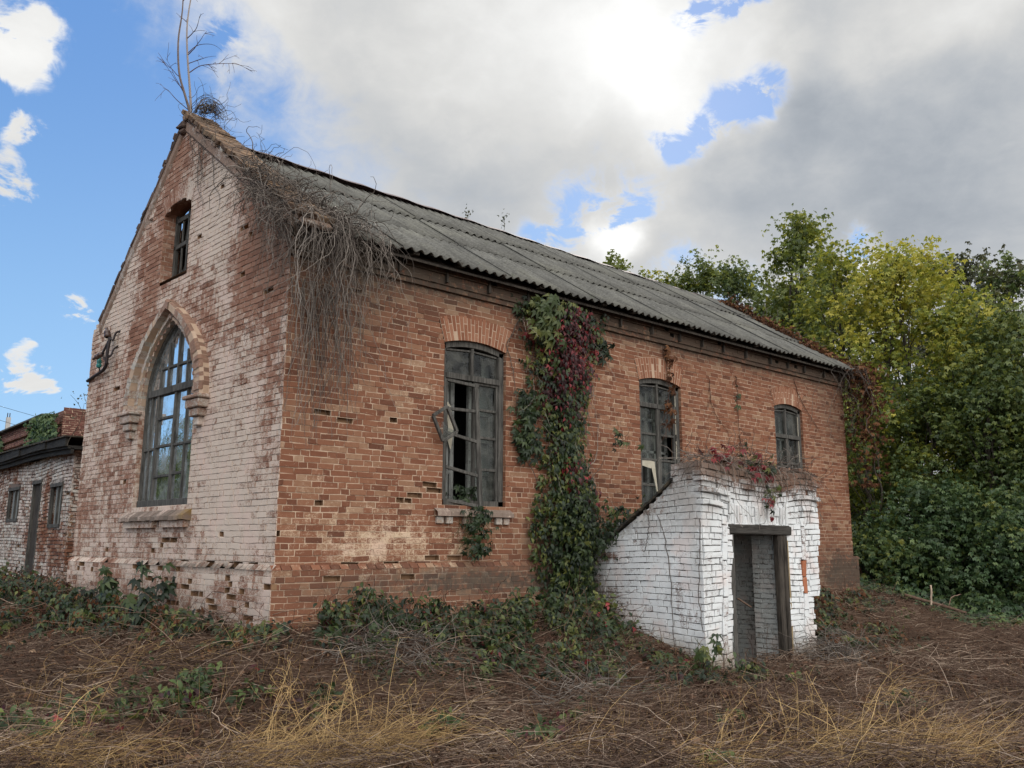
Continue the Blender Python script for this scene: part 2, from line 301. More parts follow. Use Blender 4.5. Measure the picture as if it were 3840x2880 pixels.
M_fascia = wood_mat('tarred_fascia_wood', (.011, .010, .009), (.042, .038, .033), ax=1)
m, t, out = mat('grey_painted_board'); M_board = m
P = t.pos(); princ(t, out, t.mix(t.noise(t.scale(P, (1, 1, .5)), 2.2, 3), (.10, .105, .10), (.22, .225, .21)), .9)

def glass_mat(name, tint, dust, dustc=(.20, .21, .20), rough=.08, fk=.40, bs=.0):
    m, t, out = mat(name); P = t.pos()
    tr = t.node('ShaderNodeBsdfTransparent'); tr.inputs[0].default_value = (*tint, 1)
    gl = t.node('ShaderNodeBsdfGlossy'); gl.inputs['Roughness'].default_value = rough; gl.inputs[0].default_value = (.9, .95, 1, 1)
    bp = t.node('ShaderNodeBump'); bp.inputs['Strength'].default_value = bs; bp.inputs['Distance'].default_value = .02; t.put(bp.inputs['Height'], t.noise(P, 5, 3)); t.l.new(bp.outputs[0], gl.inputs['Normal'])
    fr = t.node('ShaderNodeFresnel'); fr.inputs[0].default_value = 1.5
    a = t.node('ShaderNodeMixShader'); t.put(a.inputs[0], t.m('MINIMUM', t.mul(fr.outputs[0], fk), 1.)); t.l.new(tr.outputs[0], a.inputs[1]); t.l.new(gl.outputs[0], a.inputs[2])
    df = t.node('ShaderNodeBsdfDiffuse'); df.inputs[0].default_value = (*dustc, 1)
    b = t.node('ShaderNodeMixShader'); t.put(b.inputs[0], t.m('MULTIPLY', t.ss(t.noise(P, 3.5, 5, .65), .35, .7), dust)); t.l.new(a.outputs[0], b.inputs[1]); t.l.new(df.outputs[0], b.inputs[2])
    t.l.new(b.outputs[0], out.inputs[0]); return m
M_glass = glass_mat('dusty_glass', (.75, .80, .77), .55, (.125, .125, .112))
M_glassr = glass_mat('old_reflecting_glass', (.4, .45, .48), .62, (.25, .265, .265), rough=.03, fk=1.2, bs=.12)

m, t, out = mat('asbestos_sheet'); M_roof = m
P = t.pos(); rn = t.attr('rnd'); a = t.noise(P, 22, 6, .7); b = t.noise(t.scale(P, (4, .6, .6)), 3, 5, .6); c = t.noise(P, 1.3, 4)
col = t.ramp(t.add(t.mul(a, .55), t.add(t.mul(b, .35), t.mul(c, .2))), [(.35, (.032, .031, .028)), (.52, (.088, .085, .077)), (.66, (.150, .146, .132)), (.8, (.235, .228, .208))])
col = t.mix(t.mul(t.ss(t.noise(P, 48, 3, .6), .62, .7), .65), col, (.07, .07, .06))
col = t.mix(t.mul(t.ss(c, .45, .7), .35), col, (.15, .145, .115)); col = t.mix(t.mul(t.node('ShaderNodeObjectInfo').outputs['Random'], .42), col, (.075, .073, .066)); col = t.mix(t.mul(t.ss(t.noise(P, 3.2, 6, .7), .60, .72), .5), col, (.055, .06, .038))
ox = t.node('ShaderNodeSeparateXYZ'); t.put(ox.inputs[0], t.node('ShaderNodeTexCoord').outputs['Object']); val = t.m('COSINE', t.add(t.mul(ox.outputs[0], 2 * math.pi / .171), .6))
col = t.mix(t.ss(t.add(t.mul(val, -1.), t.mul(t.m('SUBTRACT', b, .5), 1.5)), -.1, 1.1, 0., .55), col, (.060, .058, .050))  # wave valleys darkened: dirt, also painted in for weak relief shading
princ(t, out, col, .95, t.add(a, b), .5, .006, .1)
m, t, out = mat('rusty_ridge_metal'); M_ridge = m
P = t.pos(); princ(t, out, t.mix(t.noise(P, 6, 5), (.035, .025, .03), (.13, .085, .08)), .7, t.noise(P, 20, 4), .3)
m, t, out = mat('mossy_roof_felt'); M_felt = m
P = t.pos(); princ(t, out, t.mix(t.ss(t.noise(P, 9, 5), .4, .65), (.018, .016, .014), (.07, .055, .035)), .95, t.noise(P, 14, 6), 1., .03)
m, t, out = mat('black_iron'); M_iron = m
P = t.pos(); princ(t, out, t.mix(t.noise(P, 30, 4), (.012, .010, .012), (.04, .028, .025)), .65, t.noise(P, 40, 3), .3)
m, t, out = mat('brown_ceramic'); M_cer = m; princ(t, out, (.06, .035, .028), .25)
m, t, out = mat('green_glass_insulator'); M_grn = m; princ(t, out, (.03, .17, .15), .15)
m, t, out = mat('grey_concrete'); M_conc = m
P = t.pos(); princ(t, out, t.mix(t.noise(P, 3, 6), (.28, .27, .26), (.48, .46, .44)), .9, t.noise(P, 20, 5), .4)
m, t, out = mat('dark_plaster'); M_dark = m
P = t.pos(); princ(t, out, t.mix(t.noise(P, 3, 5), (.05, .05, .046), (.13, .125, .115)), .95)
m, t, out = mat('dirty_curtain'); M_cloth = m
P = t.pos(); princ(t, out, t.mix(t.noise(P, 8, 5), (.26, .23, .17), (.46, .42, .34)), .95)

def leaf_mat(name, stops, trans=.35, rough=.5, spec=.35):
    m, t, out = mat(name); P = t.pos(); rn = t.attr('rnd')
    f = t.add(rn, t.mul(t.m('SUBTRACT', t.noise(P, 1.1, 3), .5), .5)); col = t.ramp(f, stops)
    col = t.mix(t.mul(t.ss(t.noise(P, 45, 3), .55, .7), .3), col, t.mix(.5, col, (.03, .02, .01)))
    p = princ(t, out, col, rough, spec=spec, link=False)
    tr = t.node('ShaderNodeBsdfTranslucent'); t.put(tr.inputs[0], t.mix(.35, col, (.30, .32, .03), 'MIX') if trans > .3 else col)
    mx = t.node('ShaderNodeMixShader'); mx.inputs[0].default_value = trans; t.l.new(p.outputs[0], mx.inputs[1]); t.l.new(tr.outputs[0], mx.inputs[2]); t.l.new(mx.outputs[0], out.inputs[0]); return m
M_lyel = leaf_mat('yellow_green_leaves', [(0, (.07, .105, .020)), (.35, (.17, .20, .030)), (.7, (.29, .285, .04)), (1, (.42, .36, .05))], .42)
M_lgrn = leaf_mat('mid_green_leaves', [(0, (.028, .046, .014)), (.5, (.075, .105, .024)), (1, (.16, .175, .032))], .36)
M_ldrk = leaf_mat('dark_green_leaves', [(0, (.020, .036, .011)), (.5, (.058, .088, .023)), (.9, (.125, .15, .034)), (1, (.19, .19, .034))], .28)
M_lolv = leaf_mat('olive_leaves', [(0, (.030, .036, .016)), (.5, (.058, .062, .028)), (1, (.09, .085, .035))], .28)
M_livy = leaf_mat('bluish_creeper_leaves', [(0, (.015, .034, .013)), (.5, (.042, .078, .028)), (1, (.10, .14, .040))], .25)
M_lcre = leaf_mat('creeper_leaves', [(0, (.006, .012, .005)), (.4, (.018, .033, .011)), (.72, (.042, .062, .016)), (1, (.12, .125, .028))], .25)
M_lred = leaf_mat('crimson_leaves', [(0, (.018, .004, .005)), (.5, (.060, .008, .010)), (.85, (.16, .014, .018)), (1, (.27, .045, .045))], .25)
M_lbrn = leaf_mat('dead_brown_leaves', [(0, (.035, .016, .010)), (.5, (.085, .036, .018)), (1, (.16, .075, .035))], .12, .8, .1)
M_litter = leaf_mat('leaf_litter', [(0, (.028, .014, .010)), (.4, (.075, .040, .026)), (.7, (.14, .076, .047)), (.93, (.21, .13, .08)), (1, (.34, .24, .16))], .1, .85, .1)
def stem_mat(name, stops, rough=.9):
    m, t, out = mat(name); P = t.pos(); princ(t, out, t.ramp(t.add(t.attr('rnd'), t.mul(t.m('SUBTRACT', t.noise(P, 12, 4), .5), .4)), stops), rough, spec=.15); return m
M_vine = stem_mat('dead_vine_bark', [(0, (.045, .035, .03)), (.5, (.12, .10, .085)), (1, (.235, .20, .172))])
M_twig = stem_mat('dry_twigs', [(0, (.035, .021, .015)), (.45, (.098, .061, .043)), (.8, (.21, .148, .107)), (1, (.40, .31, .235))])
M_straw = stem_mat('golden_dry_grass', [(0, (.13, .076, .032)), (.5, (.30, .185, .080)), (1, (.54, .375, .175))])
M_bark = stem_mat('tree_bark', [(0, (.035, .028, .022)), (1, (.09, .075, .06))])
M_birch = stem_mat('pale_sapling_bark', [(0, (.09, .065, .06)), (.5, (.26, .22, .20)), (1, (.42, .38, .35))])
M_stem = stem_mat('reddish_stems', [(0, (.05, .022, .016)), (1, (.15, .08, .055))])
M_gstem = stem_mat('green_stems', [(0, (.03, .035, .012)), (1, (.08, .08, .03))])
m, t, out = mat('ground_soil'); M_soil = m
P = t.pos(); a = t.noise(P, 1.2, 5); b = t.noise(P, 30, 6, .7)
col = t.mix(t.ss(t.add(t.mul(a, .6), t.mul(b, .5)), .38, .75), (.030, .018, .012), (.090, .055, .037))
col = t.mix(t.mul(t.ss(t.noise(P, 75, 4, .7), .6, .72), .7), col, (.14, .095, .06))
princ(t, out, col, .97, b, 1., .03, .1)

# ------------------------------------------------------------------ terrain
def sst(a, b, x): x = np.clip((x - a) / (b - a), 0, 1); return x * x * (3 - 2 * x)
def hnoise(x, y):
    return .05 * np.sin(x * 1.3 + y * .7) * np.cos(y * 1.1 - x * .4) + .03 * np.sin(x * 2.9 - y * 2.3) + .018 * np.sin(x * 6.1 + 1.2) * np.sin(y * 5.3 + .4)
def hz(x, y):
    x = np.asarray(x, float); y = np.asarray(y, float)
    dx = np.maximum(np.maximum(0 - x, x - 14.4), 0); dy = np.maximum(np.maximum(0 - y, y - 7), 0)
    dd = np.hypot(dx, dy)
    base = -.76 - .74 * sst(.15, 2.9, dd) * (1 - .62 * sst(-.5, 8, y) * (x < 7)) * (1 - .30 * sst(12, 22, x))
    base = base + .30 * sst(3, 9, y) * (x < 7)
    base = np.where((x > 5.85) & (x < 8.35) & (y > -2.36) & (y < .1), -1.60, base)
    return base + hnoise(x, y) * sst(.0, .8, dd + .15)
nx, ny = 300, 280
gx = np.concatenate([np.linspace(-300, -14, 30), np.linspace(-13.8, 30, nx), np.linspace(31, 420, 34)]); gy = np.concatenate([np.linspace(-300, -14, 30), np.linspace(-13.8, 26, ny), np.linspace(27, 420, 34)])
X, Y = np.meshgrid(gx, gy, indexing='ij'); V = np.stack([X, Y, hz(X, Y)], 2).reshape(-1, 3)
i, j = np.meshgrid(np.arange(len(gx) - 1), np.arange(len(gy) - 1), indexing='ij'); i = i.ravel(); j = j.ravel(); n = len(gy)
g = G(); g.add(V, np.stack([i * n + j, (i + 1) * n + j, (i + 1) * n + j + 1, i * n + j + 1], 1)); go = g.build('ground', M_soil, smooth=True); go['kind'] = 'structure'

# ------------------------------------------------------------------ brick laying
SK = -.0569; CO = .078; UX = np.array([1., 0, 0]); NS = np.array([0, -1., 0])
UG = np.array([SK, 1., 0]); UG /= np.linalg.norm(UG); NG = np.array([-1., SK, 0]); NG /= np.linalg.norm(NG)
def lay(g, org, U, N, z0, z1, ext, holes=None, h=CO, bl=.255, hd=.132, seed=1, miss=None, sag=None, joint=.0095, md=.004, deep=.085, bump=.003, mats=(0, 1, 2), bond='flem', rough=.0032, missfix=(), dz0=0., outw=None):
    rg = np.random.default_rng(seed); UA = []; UB = []; ZA = []; ZB = []; EA = []
    rows = int(round((z1 - z0) / h))
    for r_ in range(rows):
        za = z0 + r_ * h; zb = za + h; e0, e1 = ext(za, zb)
        iv = [(e0, e1)]
        for (a, b) in (holes(za, zb) if holes else []):
            nv = []
            for (p, q) in iv:
                if b <= p or a >= q: nv.append((p, q)); continue
                if a > p: nv.append((p, a))
                if b < q: nv.append((b, q))
            iv = nv
        S2 = bl + hd; x = -S2 * 2 + (r_ % 2) * S2 / 2 + rg.normal(0, .012); bs = []; k = 0
        while x < e1 + S2:
            bs.append(x + rg.normal(0, .007))
            if bond == 'flem': x += bl if k % 2 == 0 else hd
            elif bond == 'str': x += bl
            else: x += hd
            if bond == 'flem' and rg.random() < .10: k += 1
            k += 1
        bs = np.array(bs)
        for (p, q) in iv:
            if q - p < .03: continue
            inn = bs[(bs > p + .05) & (bs < q - .05)]; ed = np.concatenate([[p], inn, [q]])
            UA += list(ed[:-1]); UB += list(ed[1:]); ZA += [za] * (len(ed) - 1); ZB += [zb] * (len(ed) - 1)
            EA += [((k == 0), (k == len(ed) - 2)) for k in range(len(ed) - 1)]
    UA, UB, ZA, ZB = map(np.array, (UA, UB, ZA, ZB)); EA = np.array(EA); n = len(UA); uc = (UA + UB) / 2; zc = (ZA + ZB) / 2
    ms = np.zeros(n, bool)
    if miss is not None: ms = rg.random(n) < miss(uc, zc)
    for (mu, mz) in missfix: ms |= (UA < mu) & (UB > mu) & (ZA < mz) & (ZB > mz)
    rnd = np.clip(rg.beta(2.2, 2.2, n), 0, 1); out = rg.normal(0, bump, n); tilt = rg.normal(0, .0025, n)
    half = joint / 2; la = np.where(EA[:, 0], 0, half) ; lb = np.where(EA[:, 1], 0, half)
    jt = lambda: rg.normal(0, rough, n)
    def ring(a, b, c, d_, dep, jit):
        P = []
        for (u, z) in ((a, c), (b, c), (b, d_), (a, d_)):
            P.append(np.stack([u + (jt() if jit else 0), z + (jt() * .8 if jit else 0), dep + np.zeros(n)], 1))
        return P
    R0 = ring(UA, UB, ZA, ZB, md, False)
    jA = [(jt(), jt() * .7) for _ in range(4)]
    cor = [(UA + la, ZA + half), (UB - lb, ZA + half), (UB - lb, ZB - half), (UA + la, ZB - half)]
    R1 = []; R2 = []; R3 = []
    ch = .002; sgn = [(1, 1), (-1, 1), (-1, -1), (1, -1)]
    for k, (u, z) in enumerate(cor):
        ju, jz = jA[k]; ju = np.where((la if k in (0, 3) else lb) == 0, 0, ju)
        u = u + ju; z = z + jz + (tilt if k in (1, 2) else -tilt)
        R1.append(np.stack([u, z, np.full(n, md)], 1)); R2.append(np.stack([u, z, np.where(ms, deep * .9, ch - out)], 1))
        R3.append(np.stack([u + sgn[k][0] * ch * 1.4, z + sgn[k][1] * ch * 1.4, np.where(ms, deep, -out)], 1))
    A = np.stack(R0 + R1 + R2 + R3, 1).reshape(-1, 3)
    u, z, dp = A[:, 0], A[:, 1], A[:, 2]
    if sag is not None: z = z + sag(u, z)
    if outw is not None: dp = dp - outw(u, z)
    Pw = np.asarray(org) + u[:, None] * U + np.array([0, 0, 1.]) * z[:, None] - dp[:, None] * N
    flip = np.dot(np.cross(U, [0, 0, 1]), N) < 0
    F = []; K = []
    for lv in range(3):
        for k in range(4):
            k2 = (k + 1) % 4; F.append([lv * 4 + k, lv * 4 + k2, lv * 4 + 4 + k2, lv * 4 + 4 + k]); K.append(lv)
    F.append([12, 13, 14, 15]); K.append(3)
    F = np.array(F); K = np.array(K)
    if flip: F = F[:, ::-1]
    FF = (np.arange(n)[:, None, None] * 16 + F[None]).reshape(-1, 4)
    mm = np.where(K[None] == 0, mats[1], np.where(ms[:, None], mats[2], mats[0])).ravel()
    g.add(Pw, FF, mm, np.repeat(rnd, len(F)))

def voussoirs(g, org, U, N, uc, zc, R0, R1, a0, a1, n, dep=.26, proud=.003, mb=0, mm=1, split=True, joint=.015, seed=0):
    """wedge bricks round an arch; angles from vertical"""
    rg = np.random.default_rng(seed); org = np.asarray(org, float)
    def pt(r, a, d): return org + U * (uc + r * math.sin(a)) + np.array([0, 0, 1.]) * (zc + r * math.cos(a)) - N * d
    for k in range(n):
        b0 = a0 + (a1 - a0) * k / n; b1 = a0 + (a1 - a0) * (k + 1) / n
        q = [pt(R0, b0, .0), pt(R1, b0, .0), pt(R1, b1, .0), pt(R0, b1, .0)]; g.add(q, [0, 1, 2, 3], mm, .5)
        segs = [(R0, R1)]
        if split: c = R0 + (R1 - R0) * (.34 if k % 2 else .66); segs = [(R0, c), (c, R1)]
        for (ra, rb) in segs:
            ja = joint / 2 / ra; jb = joint / 2 / rb; o = proud + rg.normal(0, .002); r_ = rg.random()
            e = .0 if ra == R0 else joint / 2
            f = [pt(ra + e, b0 + ja, -o), pt(rb - joint / 2, b0 + jb, -o), pt(rb - joint / 2, b1 - jb, -o), pt(ra + e, b1 - ja, -o)]
            bk = [pt(ra + e, b0 + ja, dep), pt(rb - joint / 2, b0 + jb, dep), pt(rb - joint / 2, b1 - jb, dep), pt(ra + e, b1 - ja, dep)]
            g.add(f + bk, [[0, 1, 2, 3], [0, 4, 5, 1], [1, 5, 6, 2], [2, 6, 7, 3], [3, 7, 4, 0]], mb, r_)
Z3 = np.array([0, 0, 1.])

# ------------------------------------------------------------------ brick building
B = thing('brick_building', 'long abandoned red brick gabled hall with whitewashed gable end and grey corrugated roof', 'building')
WINS = [(2.53, 3.73), (6.93, 8.14), (11.38, 12.51)]
ZS, ZC, ZT, ZB_ = 3.24, 3.33, 3.72, .86
def arc_half(a, b, r, zc_, z):  # half width of circle at height z
    q = r * r - (z - zc_) ** 2; return math.sqrt(q) if q > 0 else 0
ARCS = []
for (a, b) in WINS:
    hw = (b - a) / 2; ri = ZC - ZS; Rr = (hw * hw + ri * ri) / (2 * ri); zc_ = ZC - Rr; an = math.asin(hw / Rr); ARCS.append(((a + b) / 2, zc_, Rr, an))
def side_holes(za, zb):
    o = []
    for (a, b), (uc, zc_, Rr, an) in zip(WINS, ARCS):
        if zb <= ZB_ + .01 or za >= ZT: continue
        if zb <= ZS + .02: o.append((a, b)); continue
        z = zb; Ro = Rr + .39
        hw = (b - a) / 2 + (z - ZS) * math.tan(an)
        hw = min(hw, arc_half(a, b, Ro, zc_, z)) if z > zc_ + Ro * math.cos(an) - .02 else hw
        if hw > .03: o.append((uc - hw, uc + hw))
    return o
g = G()
mf = [(.45, 2.02), (1.0, 1.92), (1.75, .92), (1.95, .92), (2.2, 1.15), (1.1, .07), (1.75, .04), (2.3, .12), (2.75, .12), (1.62, 2.02), (2.32, 1.05), (2.1, .95), (.55, .8)]
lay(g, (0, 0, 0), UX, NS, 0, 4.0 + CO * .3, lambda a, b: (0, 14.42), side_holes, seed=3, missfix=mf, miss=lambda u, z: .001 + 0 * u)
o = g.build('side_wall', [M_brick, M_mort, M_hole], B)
g = G()   # plinth of the side wall, 6 cm proud with a sloping top course
lay(g, (-.06, -.06, 0), UX, NS, -19 * CO - .012, -.012, lambda a, b: (0, 14.6), seed=4, missfix=[(2.0, -.12), (.95, -.1)], miss=lambda u, z: .004 + 0 * u)
for k in range(108):
    x0 = -.06 + k * .136; g.add([(x0 + .004, -.066, -.012), (x0 + .13, -.066, -.012), (x0 + .13, .0, .05), (x0 + .004, 0, .05), (x0 + .004, 0, -.03), (x0 + .13, 0, -.03)], [[0, 1, 2, 3]], 0, random.random())
g.build('plinth', [M_brick, M_mort, M_hole], B)
# cornice
g = G()
for k, (z0, z1, pr) in enumerate([(4.0, 4.0 + CO, .05), (4.0 + CO, 4.0 + 3 * CO, .075), (4.0 + 3 * CO, 4.0 + 5 * CO, .11)]):
    lay(g, (-.02, -pr, 0), UX, NS, z0, z1, lambda a, b: (0, 14.45), seed=20 + k, miss=lambda u, z: .05 + 0 * u)
    g.add([(-.02, -pr, z0), (14.43, -pr, z0), (14.43, .05, z0), (-.02, .05, z0)], [3, 2, 1, 0], 0, .5)
rg = np.random.default_rng(5)
for x in np.arange(.9, 14.2, .78):   # raised dark strips imitating the shade of eaten-out slots between the rafter feet
    x += rg.normal(0, .05); g.box((x, -.135, 4.10), (x + .03, -.07, 4.36), 2, .1, jit=.006)
    g.bbox((x + .12, -.30, 4.33), (x + .22, .1, 4.40), 2, .2, .006)
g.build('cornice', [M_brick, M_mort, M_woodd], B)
# gable wall
GC = 3.5
def arch_w(z): return 1.0 * (1 - ((z - 2.40) / 1.40) ** 2.65) if z < 3.8 else 0
def gab_holes(za, zb):
    o = []
    if za > .80 and za < 3.80:
        hw = .985 if zb <= 2.40 else arch_w(zb)
        if hw > .02: o.append((GC - hw, GC + hw))
    if zb > 4.50 and za < 5.79:
        if zb < 5.70: o.append((3.12, 4.13))
        else:
            hw = .505 * math.sqrt(max(0, 1 - ((zb - 5.66) / .14) ** 2)); o += [(3.625 - hw, 3.625 + hw)] if hw > .03 else []
    return o
def gab_ext(za, zb):
    z = zb
    if z < 4.2: return (0, 7.0)
    if z < 4.5: return (0, 7.0 - (z - 4.2) * 1.5)
    return (max(0, (z - 4.50) / .73), 3.75 + (7.02 - z) / .935)
g = G()
gm = [(.85, .04), (1.15, .04), (1.8, .04), (.55, .04), (2.35, .04), (.5, 3.62), (2.9, .35), (3.3, .27), (3.15, .35), (5.6, 2.9), (1.2, 4.7), (1.05, 4.6)]
lay(g, (0, 0, 0), UG, NG, 0, 7.0, gab_ext, gab_holes, seed=9, hd=.132, bl=.26, missfix=gm, miss=lambda u, z: .006 + .05 * (z < .25) * (u > 1), bump=.0025, rough=.0036, joint=.0095, md=.011)
g.build('gable_wall', [M_gbrick, M_gmort, M_hole], B)
g = G()
lay(g, np.array([0, 0, 0]) + NG * .06 - UG * .06, UG, NG, -18 * CO - .012, -.012, lambda a, b: (0, 7.06), seed=10, miss=lambda u, z: .02 + .16 * (u > .5) * (u < 4.6) * (z > -.6))
for k in range(53):
    u0 = -.06 + k * .134; q = [NG * .066 + UG * (u0 + .004), NG * .066 + UG * (u0 + .128), UG * (u0 + .128), UG * (u0 + .004)]
    q = [q[0] + Z3 * -.012, q[1] + Z3 * -.012, q[2] + Z3 * .055, q[3] + Z3 * .055]
    if random.random() > .12: g.add(q, [3, 2, 1, 0], 0, random.random())
g.build('gable_plinth', [M_gbrick, M_gmort, M_hole], B)
# unseen back walls, inner linings, floor
g = G()
x7 = SK * 7
g.box((x7 + .02, 6.75, -1.4), (14.42, 7.0, 3.75)); g.box((14.17, .3, -1.4), (14.42, 6.75, 4.3))
g.add([(14.42, 0, 4.3), (14.42, 7.0, 4.3), (14.42, 3.5, 6.8), (14.17, 0, 4.3), (14.17, 7.0, 4.3), (14.17, 3.5, 6.8)], [[0, 1, 2], [3, 5, 4]])
g.build('back_wall', [M_brick], B)
g = G(); lay(g, (14.42, 0, 0), np.array([0, 1., 0]), np.array([1., 0, 0]), -1.5, 4.3, lambda a, b: (0, 7), seed=12); g.build('far_gable_wall', [M_brick, M_mort, M_hole], B)
g = G(); g.box((.3, .3, -.35), (14.1, 6.7, -.3)); g.box((.3, 3.2, -.3), (14.1, 3.3, 6.0)); g.build('floor', [M_dark], B)
# brick jambs and window arches, side wall
g = G()
for wi, ((a, b), (uc, zc_, Rr, an)) in enumerate(zip(WINS, ARCS)):
    lay(g, (a, 0, 0), np.array([0, 1., 0]), UX, ZB_, ZS + .05, lambda p, q: (0, .26), seed=30 + wi, bond='flem')
    lay(g, (b, 0, 0), np.array([0, 1., 0]), -UX, ZB_, ZS + .05, lambda p, q: (0, .26), seed=40 + wi, bond='flem')
    g.add([(a, 0, ZB_), (b, 0, ZB_), (b, .26, ZB_ + .02), (a, .26, ZB_ + .02)], [0, 1, 2, 3], 1)
    g.build('window_jamb', [M_brick, M_mort, M_hole], B); g = G()
for wi, (uc, zc_, Rr, an) in enumerate(ARCS):
    g = G(); voussoirs(g, (0, 0, 0), UX, NS, uc, zc_, Rr, Rr + .385, -an, an, 19, dep=.26, seed=wi); g.build('window_arch', [M_arch, M_mort], B)

def bar(g, a, b, wd, th, up=(0, 0, 1), mat=0, rnd=.5, ch=.004):
    """chamfered batten from a to b"""
    a, b = np.array(a, float), np.array(b, float); L = np.linalg.norm(b - a); x = (b - a) / L; up = np.array(up, float)
    y = np.cross(up, x); y /= np.linalg.norm(y); z = np.cross(x, y); M_ = np.stack([x, y, z], 1)
    h = G(); h.bbox((-L / 2, -wd / 2, -th / 2), (L / 2, wd / 2, th / 2), mat, rnd, ch)
    for V_, L_, T_, m_, a_ in [(np.concatenate(h.V) @ M_.T + (a + b) / 2, np.concatenate(h.L), np.concatenate(h.T), np.concatenate(h.M), np.concatenate(h.A))]:
        g.V.append(V_); g.L.append(L_ + g.nv); g.T.append(T_); g.M.append(m_); g.A.append(a_); g.nv += len(V_)
def side_window(wi, trans, rails, glass, inner=True):
    (a, b), (uc, zc_, Rr, an) = WINS[wi], ARCS[wi]
    y = .10; Wn = G(); zt = lambda x: zc_ + math.sqrt(Rr * Rr - (x - uc) ** 2)
    bar(Wn, (a + .035, y, ZB_), (a + .035, y, ZS - .0), .07, .09, (0, 1, 0)); bar(Wn, (b - .05, y, ZB_), (b - .05, y, ZS), .10, .09, (0, 1, 0))
    bar(Wn, (a, y, ZB_ + .04), (b, y, ZB_ + .04), .09, .08)
    xs = np.linspace(a + .01, b - .01, 9)
    for k in range(8): bar(Wn, (xs[k], y, zt(xs[k]) - .045), (xs[k + 1], y, zt(xs[k + 1]) - .045), .09, .09)
    bar(Wn, (a + .07, y - .01, trans), (b - .09, y - .01, trans), .10, .085)
    fr = Wn.build('window', [M_wood], B)
    mid = uc - .01
    s = G(); bar(s, (mid, y, trans), (mid, y, ZC - .04), .05, .06, (0, 1, 0))
    bar(s, (a + .1, y, ZS - .08), (mid - .03, y, ZS - .05), .03, .03); bar(s, (mid + .03, y, ZS - .05), (b - .12, y, ZS - .08), .03, .03)
    return fr, s, mid, y
def pane(g, x0, x1, y, z0, z1, mat=0): g.add([(x0, y, z0), (x1, y, z0), (x1, y, z1), (x0, y, z1)], [0, 1, 2, 3], mat)
# window 1: left casement hanging askew, right casement shut
fr, s, mid, y = side_window(0, 2.765, None, True)
a, b = WINS[0]
for x in (3.17, b - .11): bar(s, (x, y, ZB_ + .06), (x, y, 2.73), .05, .05, (0, 1, 0))
for z in (2.31, 1.89, 1.41, .92, 2.71): bar(s, (3.17, y, z), (b - .11, y, z - .005), .045, .04)
s.build('sash', [M_wood], fr)
s = G()
hx = a + .09; P0 = np.array([hx, y - .01, 0]); dv = np.array([.50, -.11, 0])
def lf(u, z, sl=0.): return P0 + dv * u + Z3 * (z - .06 * u + sl)
bar(s, lf(0, .93), lf(0, 2.72), .055, .05, (0, 1, 0)); bar(s, lf(1.18, .85), lf(.98, 2.74), .07, .05, (0, 1, 0))
for z, d0 in ((2.70, 0), (2.27, .05), (1.92, -.06), (1.42, -.06), (.94, -.02)): bar(s, lf(0, z), lf(1.08, z + d0), .05, .045)
s.build('broken_sash', [M_wood], fr)
gg = G(); pane(gg, 3.2, b - .13, y + .012, .95, 2.7)
pane(gg, a + .08, mid - .03, y + .01, 2.8, 3.17); pane(gg, mid + .03, b - .11, y + .01, 2.8, 3.17); gg.build('glass', [M_glass], fr)
s = G()   # inner casement with flaking pale paint
yi = .34
for x in (a + .05, 2.83, 2.93, 3.28, 3.40, b - .04): bar(s, (x, yi, .86), (x, yi, 2.78), .075, .06, (0, 1, 0))
for z in (.9, 1.36, 1.86, 2.28, 2.76): bar(s, (a + .03, yi, z), (2.9, yi, z), .055, .05); bar(s, (3.3, yi, z), (b, yi, z), .055, .05)
s.build('inner_frame', [M_woodl], fr)
s = G(); s.bbox((3.46, yi + .02, .9), (b, yi + .045, 2.76)); s.bbox((3.56, yi + .05, 2.8), (b - .02, yi + .07, 3.2)); s.build('inner_board', [M_board], fr)
s = G()   # torn white cloth behind the open leaf
pts = [(2.80, .25, 2.40), (2.86, .24, 2.32), (2.87, .25, 2.15), (2.90, .24, 2.0), (2.89, .25, 1.83), (2.86, .24, 1.70)]
for k in range(5):
    p, q = np.array(pts[k]), np.array(pts[k + 1]); wk = [.03, .06, .08, .1, .09, .02]; s.add([p, p - UX * wk[k], q - UX * wk[k + 1], q], [[0, 1, 2, 3]], 0)
s.build('torn_cloth', [M_cloth], fr)
# small vent sash hanging off the left leaf
s = G(); hc = np.array([2.455, -.14, 2.0]); ax = np.array([.235, -.02, .155]); ax /= np.linalg.norm(ax); az = np.array([.17, 0.02, -.29]); az /= np.linalg.norm(az); ny_ = np.cross(ax, az)
cn = [hc + ax * sx * .14 + az * sz * .20 for sx, sz in ((-1, -1), (1, -1), (1, 1), (-1, 1))]
for k in range(4): bar(s, cn[k], cn[(k + 1) % 4], .045, .045, ny_)
s.build('hanging_vent_sash', [M_wood], fr)
gg = G(); c2 = [hc + ax * sx * .12 + az * sz * .18 for sx, sz in ((-1, .2), (-.2, -.3), (.2, .4), (1, 1), (-1, 1))]; gg.add(c2, [0, 1, 2, 3, 4]); gg.build('glass_shard', [M_glass], fr)
